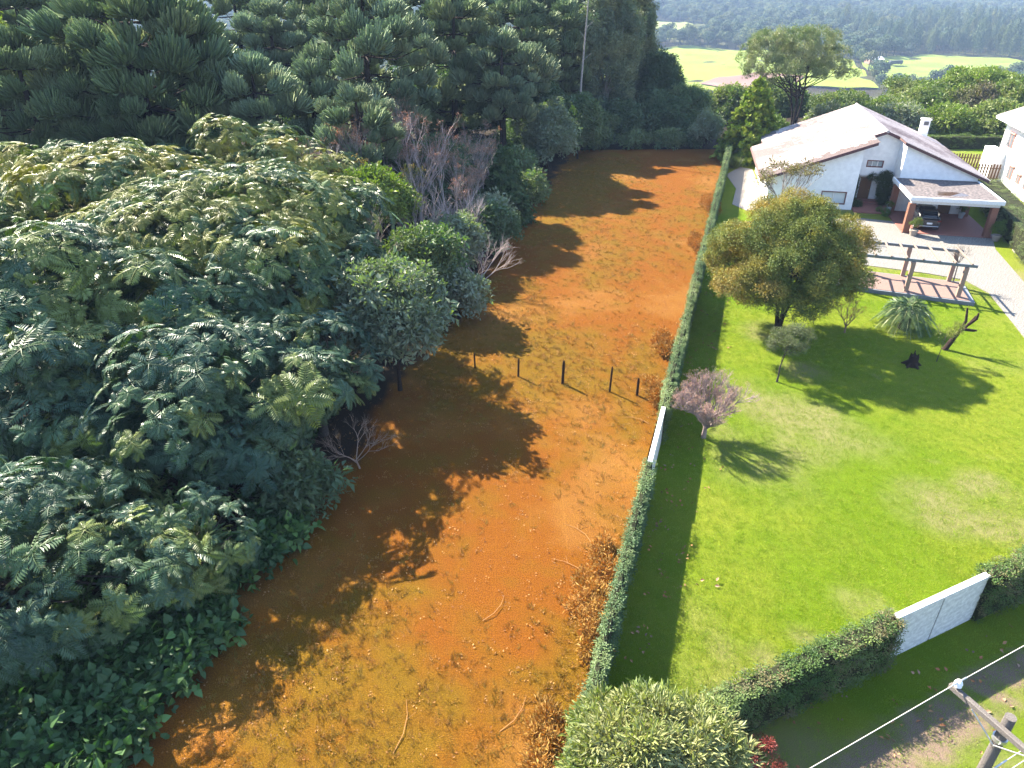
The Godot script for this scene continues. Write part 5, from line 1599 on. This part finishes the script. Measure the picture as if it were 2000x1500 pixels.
	# leafless trees
	var twig := Color(0.45, 0.38, 0.34)
	var rose := [Color(0.38, 0.26, 0.2), Color(0.3, 0.2, 0.15)]
	bare_tree("bare pinkish tree with dry seed tufts before the young pine", Vector3(-11.8, 0, -56), 10.8, 0.13, twig, {"arms": 6, "leaves": rose, "share": 0.6, "size": 0.5, "group": "leafless trees in the wood", "wide": 0.45, "stem": 0.35, "first": 0.22})
	bare_tree("bare tree with whitish twigs next to the seed-tufted one", Vector3(-7.4, 0, -58), 10.6, 0.12, Color(0.6, 0.5, 0.48), {"arms": 6, "leaves": rose, "share": 0.45, "size": 0.5, "group": "leafless trees in the wood", "wide": 0.4, "stem": 0.35, "first": 0.22})
	bare_tree("leafless grey tree rising beside the yellow-topped crown", Vector3(-14.2, 0, -51), 9.8, 0.1, Color(0.55, 0.47, 0.45), {"arms": 5, "group": "leafless trees in the wood", "wide": 0.4, "stem": 0.45, "first": 0.2})
	bare_tree("reddish bare tree tangled over the dark shrubs", Vector3(-4.8, 0, -56), 8.0, 0.1, twig, {"arms": 6, "leaves": rose, "share": 0.35, "size": 0.4, "group": "leafless trees in the wood", "wide": 0.55, "stem": 0.25, "first": 0.25})
	bare_tree("low bare tree in front of the lime-green crown", Vector3(-9.0, 0, -43), 7.6, 0.09, twig, {"arms": 6, "group": "leafless trees in the wood", "wide": 0.7, "stem": 0.4, "first": 0.24})
	bare_tree("bare branches reaching out over the plot's edge", Vector3(-2.2, 0, -47), 4.6, 0.08, Color(0.45, 0.36, 0.32), {"arms": 6, "group": "leafless trees in the wood", "wide": 1.2, "stem": 0.25, "first": 0.34, "lift": 0.12})
	bare_tree("slender leafless tree behind the rounded bushes", Vector3(-8.6, 0, -52), 8.6, 0.09, twig, {"arms": 5, "leaves": [Color(0.3, 0.28, 0.06)], "share": 0.25, "size": 0.5, "group": "leafless trees in the wood", "wide": 0.5, "stem": 0.3, "first": 0.24})
	bare_tree("dead twiggy tree at the feet of the domed pine", Vector3(-2.9, 0, -66), 6.0, 0.08, twig, {"arms": 6, "group": "leafless trees in the wood", "wide": 0.6, "stem": 0.25, "first": 0.26})
	bare_tree("pinkish bare sapling among the grey shrubs, near the dark conifer", Vector3(-3.9, 0, -60), 7.4, 0.08, twig, {"arms": 7, "leaves": rose, "share": 0.5, "size": 0.45, "group": "leafless trees in the wood", "wide": 0.55, "stem": 0.3, "first": 0.24})
	bare_tree("bare rosy tree just right of the yellow-topped crown", Vector3(-12.9, 0, -54), 9.6, 0.1, twig, {"arms": 7, "leaves": rose, "share": 0.5, "size": 0.45, "group": "leafless trees in the wood", "wide": 0.5, "stem": 0.35, "first": 0.22})
	bare_tree("greyish bare tree beside the lime-green crown, plot side", Vector3(-6.4, 0, -50), 6.8, 0.08, Color(0.56, 0.46, 0.43), {"arms": 7, "group": "leafless trees in the wood", "wide": 0.6, "stem": 0.3, "first": 0.26})
	bare_tree("rosy bare tree between the low young pine and the dusky crown", Vector3(-9.6, 0, -61), 10.4, 0.1, twig, {"arms": 8, "leaves": rose, "share": 0.6, "size": 0.5, "group": "leafless trees in the wood", "wide": 0.5, "stem": 0.4, "first": 0.22})
	bare_tree("whitish bare shrub tree on the plot side of the grey twigs", Vector3(-3.6, 0, -53), 5.6, 0.08, Color(0.62, 0.52, 0.5), {"arms": 8, "group": "leafless trees in the wood", "wide": 0.7, "stem": 0.25, "first": 0.27})
	bare_tree("rosy bare tree in front of the domed pine's thicket", Vector3(-4.2, 0, -64), 8.2, 0.09, twig, {"arms": 8, "leaves": rose, "share": 0.5, "size": 0.45, "group": "leafless trees in the wood", "wide": 0.55, "stem": 0.3, "first": 0.24})
	bare_tree("small bare bush with thin branches over the near plot", Vector3(-6.9, 0, -27.0), 2.6, 0.04, Color(0.45, 0.32, 0.24), {"arms": 5, "group": "leafless trees in the wood", "wide": 1.1, "stem": 0.2, "first": 0.34, "lift": 0.1})
	# undergrowth at the wood's edge: broad-leaved plants and vines, each its own
	rng.seed = 640
	var spots := [[-12.6, -14.6, 1.0], [-11.4, -13.6, 0.7], [-13.8, -13.2, 1.1], [-15.4, -14.6, 1.2], [-11.0, -16.0, 0.9], [-10.3, -17.6, 0.8], [-12.4, -16.9, 1.1], [-9.9, -20.6, 0.9], [-14.2, -16.2, 1.0], [-16.6, -13.0, 1.1], [-12.2, -12.2, 0.8], [-14.9, -11.8, 0.9], [-9.4, -22.6, 0.9], [-18.2, -15.6, 1.2], [-11.1, -18.9, 0.8]]
	var words_ := ["bright vine clump above the plot's near corner", "small leafy plant touching the plot's near corner", "heart-leaved plant cluster in the dark undergrowth", "tall heart-leaved plant in front of the low feather tree", "vine-covered shrub along the plot's edge, near end", "low leafy weed at the plot's edge below the hanging branches", "glossy vine mound under the hanging feather leaves", "green seedling clump beneath the leaning feather tree", "dusky vine tangle behind the heart-leaved plants", "broad-leaved plant by the picture's lower-left corner", "large-leaved vine at the bottom of the picture", "leafy undergrowth plant at the lower-left corner", "fresh green undergrowth at the plot's edge, under the grey stems", "shaded vine heap at the picture's left side", "weedy plant between plot and hanging branches"]
	var vine := [Color(0.07, 0.14, 0.04), Color(0.11, 0.2, 0.055), Color(0.05, 0.1, 0.035)]
	for k in spots.size():
		leaf_tree("undergrowth_plant", words_[k], Vector3(spots[k][0], 0, spots[k][1]), Vector3(0, spots[k][2] * 0.55, 0), Vector3(spots[k][2] * 1.15, spots[k][2] * 0.6, spots[k][2] * 1.15), "broad", 5.0, 0.95, vine, leafy("vine leaf", 0.45, Color(0.6, 0.75, 0.3)), dark, {"category": "plant", "lobes": 8, "frac": 0.5, "r": 0.025, "group": "undergrowth at the edge of the wood", "under": -0.6, "trunk": spots[k][2] * 0.6, "forks": 3})
	var ferny := []
	var fc := []
	for i in 900:
		var p := Vector2(rng.randf_range(-24.0, -8.0), rng.randf_range(-30.0, -10.0))
		if inside(p, LOT) or p.x > -9.6 + (p.y + 17.0) * -0.24 : continue
		ferny.append(Transform3D(facing(Vector3.UP + on_ball() * 0.4, rng.randf() * TAU).scaled(Vector3.ONE * rng.randf_range(0.5, 1.1)), Vector3(p.x, 0.12, p.y)))
		fc.append(jit(vine[rng.randi() % 3], 0.25))
	tag(copies("ground_cover", leafmesh["broad"], leafy("vine leaf"), ferny, fc), "creeping leaves covering the dark forest floor", "ground cover", "", "stuff")

func conifer(label: String, at: Vector3, height: float, spread: float, tones: Array, size: float) -> void:
	rng.seed = label.hash()
	var o := thing("conifer_tree", label, "tree", at, 0.0, "small conifers")
	var b := MB.new()
	b.tube([Vector3(0, -0.1, 0), Vector3(0, height * 0.95, 0)], [0.2, 0.03], 7)
	put("trunk", b.mesh(), surface("dark bark", Color.WHITE), o)
	var where := []
	var cols := []
	var lb := MB.new()
	for i in 420:
		var t := pow(rng.randf(), 1.3)
		var y := height * (0.04 + 0.96 * t)
		var r := spread * pow(1.0 - t, 0.72) * (0.85 + 0.3 * rng.randf()) + 0.08
		var a := rng.randf() * TAU
		var d := Vector3(cos(a), 0, sin(a))
		var tip := d * r + Vector3.UP * y
		lb.tube([Vector3(0, maxf(0.1, y - r * 0.15), 0), tip], [0.025, 0.01], 3)
		for k in 7:
			var s := size * rng.randf_range(0.6, 1.1)
			where.append(Transform3D(facing(d + Vector3.UP * 0.8 + on_ball() * 0.4, rng.randf() * TAU).scaled(Vector3(s, s, s)), tip.lerp(Vector3(0, y - r * 0.1, 0), k * 0.09) + on_ball() * 0.25))
			cols.append(jit(tones[rng.randi() % tones.size()], 0.15))
	put("limbs", lb.mesh(), surface("dark bark", Color.WHITE), o)
	copies("crown", leafmesh["fan"], leafy("cypress leaf", 0.6, Color(0.6, 0.7, 0.2)), where, cols, o)

func build_garden_trees() -> void:
	var bark := surface("dark bark", Color.WHITE)
	var lm := leafy("broad leaf")
	var gold := [Color(0.13, 0.175, 0.045), Color(0.18, 0.21, 0.05), Color(0.25, 0.24, 0.055), Color(0.31, 0.25, 0.07)]
	leaf_tree("round_tree", "large round olive-gold tree with many stems on the lawn", Vector3(16.5, 0, -41.2), Vector3(-0.2, 4.75, 0), Vector3(4.25, 3.5, 4.3), "tiny", 9.0, 0.74, gold, leafy("olive leaf", 0.6, Color(0.75, 0.7, 0.25)), bark, {"lobes": 95, "frac": 0.2, "low": -0.75, "forks": 5, "r": 0.13, "trunk": 4.6, "start": 0.3, "under": -0.7})
	leaf_tree("sapling_tree", "young silvery tree with slim stem on the lawn", Vector3(14.5, 0, -34.9), Vector3(0.35, 2.3, -0.1), Vector3(1.05, 1.15, 1.0), "tiny", 11.0, 0.5, [Color(0.2, 0.21, 0.13), Color(0.14, 0.16, 0.08)], lm, surface("grey bark", Color.WHITE), {"lobes": 14, "frac": 0.4, "r": 0.055, "trunk": 2.2})
	leaf_tree("sapling_tree", "thin sapling with yellow leaves beside the dead trunk", Vector3(24.4, 0, -37.2), Vector3(0.4, 1.75, -0.3), Vector3(0.7, 0.5, 0.6), "tiny", 7.0, 0.5, [Color(0.28, 0.26, 0.05), Color(0.2, 0.22, 0.05)], lm, surface("grey bark", Color.WHITE), {"lobes": 8, "frac": 0.45, "r": 0.025, "trunk": 1.7})
	bare_tree("small pink-purple leafless plum tree by the side hedge", Vector3(9.25, 0, -29.5), 3.5, 0.11, Color(0.4, 0.31, 0.29), {"called": "plum_tree", "arms": 13, "depth": 4, "kids": 4, "wide": 1.0, "stem": 0.24, "first": 0.26, "spread": 0.6, "lift": 0.3, "leaves": [Color(0.5, 0.34, 0.31), Color(0.44, 0.34, 0.26)], "share": 0.4, "size": 0.16, "piece": "sparse"})
	bare_tree("sparse bare tree with a leafy tuft against the white house wall", Vector3(23.6, 0, -63.5), 5.4, 0.1, Color(0.33, 0.29, 0.25), {"arms": 7, "wide": 0.8, "stem": 0.3, "first": 0.27, "leaves": [Color(0.16, 0.17, 0.05)], "share": 0.06, "size": 1.0, "piece": "small"})
	bare_tree("small reddish twiggy bush beside the palm", Vector3(20.6, 0, -41.0), 2.3, 0.05, Color(0.34, 0.22, 0.16), {"called": "bare_shrub", "category": "shrub", "arms": 6, "wide": 0.7, "stem": 0.3, "first": 0.27, "leaves": [Color(0.42, 0.18, 0.1)], "share": 0.25, "size": 0.18})
	leaf_tree("spreading_tree", "tall spreading tree with pale feathery crown behind the roof", stand(38.6, -105), Vector3(-1.5, 8.8, 0), Vector3(6.8, 3.9, 5.0), "gum", 2.6, 0.95, [Color(0.17, 0.21, 0.09), Color(0.23, 0.26, 0.12), Color(0.3, 0.31, 0.17)], leafy("gum leaf"), surface("dark bark", Color.WHITE), {"lobes": 26, "frac": 0.3, "low": -0.55, "forks": 4, "r": 0.24, "trunk": 8.4, "start": 0.35, "lean_up": 0.3, "extra": [[Vector3(4.2, 7.2, 1.0), Vector3(2.6, 1.6, 2.2), 6], [Vector3(-5.5, 6.4, 1.0), Vector3(2.2, 1.8, 2.0), 6]]})
	var hill := [Color(0.1, 0.145, 0.05), Color(0.14, 0.185, 0.06), Color(0.19, 0.22, 0.07)]
	var silver := [Color(0.17, 0.2, 0.13), Color(0.22, 0.24, 0.17)]
	var fresh := [Color(0.17, 0.23, 0.045), Color(0.23, 0.28, 0.06), Color(0.13, 0.18, 0.04)]
	for t in [
		["silvery round tree behind the house's chimney", 51.0, -101, 3.4, 4.0, 4.8, silver],
		["low dark tree just over the house's ridge", 45.5, -100, 3.2, 3.0, 3.6, hill],
		["bright green tree above the far hedge", 57.5, -101, 3.5, 4.4, 5.0, fresh],
		["dark-bellied tree over the far hedge, toward the neighbour", 63.5, -99, 4.2, 4.4, 5.4, hill],
		["olive tree higher on the right-hand hillside", 60.5, -113, 4.0, 5.2, 6.6, hill],
		["fresh green tree at the top of the right-hand hillside", 70.5, -118, 6.0, 6.0, 7.0, fresh],
		["hillside tree cut by the picture's right edge", 70.0, -106, 6.6, 4.6, 7.4, hill],
		["small leafy tree beside the spreading tree's trunk", 43.5, -105, 2.8, 3.0, 4.0, silver],
		["mixed hillside tree between the silvery and olive ones", 54.5, -110, 2.6, 4.4, 5.4, hill],
		["brownish leafless-looking tree on the right-hand hillside", 64.5, -108, 4.8, 4.0, 6.0, [Color(0.17, 0.14, 0.1), Color(0.13, 0.13, 0.07)]],
		["tree on the slope beyond the olive hillside tree", 66.0, -126, 3.6, 6.0, 8.0, hill],
		["tree low on the slope behind the silvery round one", 50.0, -118, 2.6, 5.0, 7.0, hill],
		["yellow-green shrub behind the roof's left end", 32.0, -96, 3.0, 2.2, 2.8, fresh],
		["dim shrub at the foot of the golden cypress", 29.8, -94, 2.6, 2.0, 2.4, hill],
		["slope tree below the spreading tree, toward the valley", 33.0, -116, 3.5, 4.0, 6.0, hill],
		["slope tree between cypress and valley field", 25.5, -112, 3.8, 3.6, 6.0, hill],
		["pale slope tree behind the dark far-edge trees", 27.5, -122, 3.0, 4.2, 7.0, silver],
		["slope tree seen under the spreading tree's crown", 42.0, -124, 3.6, 5.0, 7.5, hill],
	]:
		var base := stand(t[1], t[2])
		var hh: float = t[3] - base.y
		leaf_tree("hillside_tree", t[0], base, Vector3(0, hh - t[5] * 0.5, 0), Vector3(t[4], t[5] * 0.5, t[4]), "coarse+small", 1.7, 1.5, t[6], lm, bark, {"lobes": 30, "frac": 0.3, "low": -0.6, "group": "trees behind the house", "r": 0.14, "under": -0.8})
	# shrubs close by: inside the plot by the hedge, at the front corner
	var tan := [Color(0.3, 0.16, 0.025), Color(0.34, 0.18, 0.03), Color(0.26, 0.15, 0.025), Color(0.38, 0.22, 0.05)]
	var dry := leafy("dry shrub leaf", 0.6, Color(0.75, 0.55, 0.25))
	for t in [
		["golden bush at the plot's near corner by the pale bush", 1.05, -12.6, 1.5, 0.95], ["tan feathery shrub against the side hedge, near end", 2.75, -18.2, 1.8, 0.8], ["second tan shrub against the side hedge, before the wall gap", 3.5, -20.4, 1.5, 0.7],
		["tan bush beyond the wall gap, level with the posts", 7.6, -33.4, 1.1, 0.6], ["golden shrub against the side hedge past the fence posts", 9.0, -39.0, 1.4, 0.65],
		["straw shrub along the hedge, two thirds up the plot", 14.9, -56.0, 1.5, 0.9], ["dry golden shrub near the plot's far end by the hedge", 18.4, -67.5, 1.6, 1.0]]:
		leaf_tree("dry_shrub", t[0], Vector3(t[1], 0, t[2]), Vector3(0, t[3] * 0.22, 0), Vector3(t[4] * 0.65, t[3] * 0.42, t[4] * 2.2), "lance", 5.0, 0.6, tan, dry, bark, {"category": "shrub", "lobes": 22, "frac": 0.33, "r": 0.03, "forks": 4, "trunk": t[3] * 0.4, "under": -1.0, "group": "dry shrubs along the plot's hedge side", "low": -0.5})
	leaf_tree("front_bush", "pale green twiggy bush at the corner of both hedges", Vector3(3.7, 0, -11.9), Vector3(0, 1.6, 0), Vector3(2.15, 1.5, 1.7), "lance", 10.0, 0.75, [Color(0.17, 0.22, 0.06), Color(0.23, 0.26, 0.09), Color(0.3, 0.31, 0.14)], leafy("lance leaf", 0.5, Color(0.7, 0.75, 0.3)), surface("pale gum bark", Color.WHITE), {"category": "shrub", "lobes": 26, "frac": 0.32, "r": 0.08, "forks": 5, "trunk": 1.5, "low": -0.3})
	leaf_tree("red_bush", "small bush with dark red leaves at the front hedge's end", Vector3(6.75, 0, -12.35), Vector3(0, 0.75, 0), Vector3(0.75, 0.6, 0.65), "tiny", 6.0, 0.45, [Color(0.3, 0.05, 0.04), Color(0.4, 0.12, 0.06), Color(0.22, 0.05, 0.04)], leafy("red leaf", 0.5, Color(0.7, 0.3, 0.2)), bark, {"category": "shrub", "lobes": 12, "frac": 0.4, "r": 0.03, "forks": 3, "trunk": 0.7})
	# ornamental grass by the cypress
	rng.seed = 9
	var og := thing("grass_clump", "arching ornamental grass clump at the cypress's foot", "grass clump", Vector3(24.6, 0, -82.5))
	put("blades", grass_tuft(3, 160, 1.2, 0.25), leafy("clump blade", 0.5, Color(0.6, 0.7, 0.3)), og)
	og.get_child(0).mesh = tinted(grass_tuft(3, 160, 1.2, 0.25), Color(0.16, 0.19, 0.06))

func tinted(m: ArrayMesh, c: Color) -> ArrayMesh:
	var a := m.surface_get_arrays(0)
	var cc: PackedColorArray = a[Mesh.ARRAY_COLOR]
	for i in cc.size(): cc[i] = cc[i] * c
	a[Mesh.ARRAY_COLOR] = cc
	var o := ArrayMesh.new()
	o.add_surface_from_arrays(Mesh.PRIMITIVE_TRIANGLES, a)
	return o
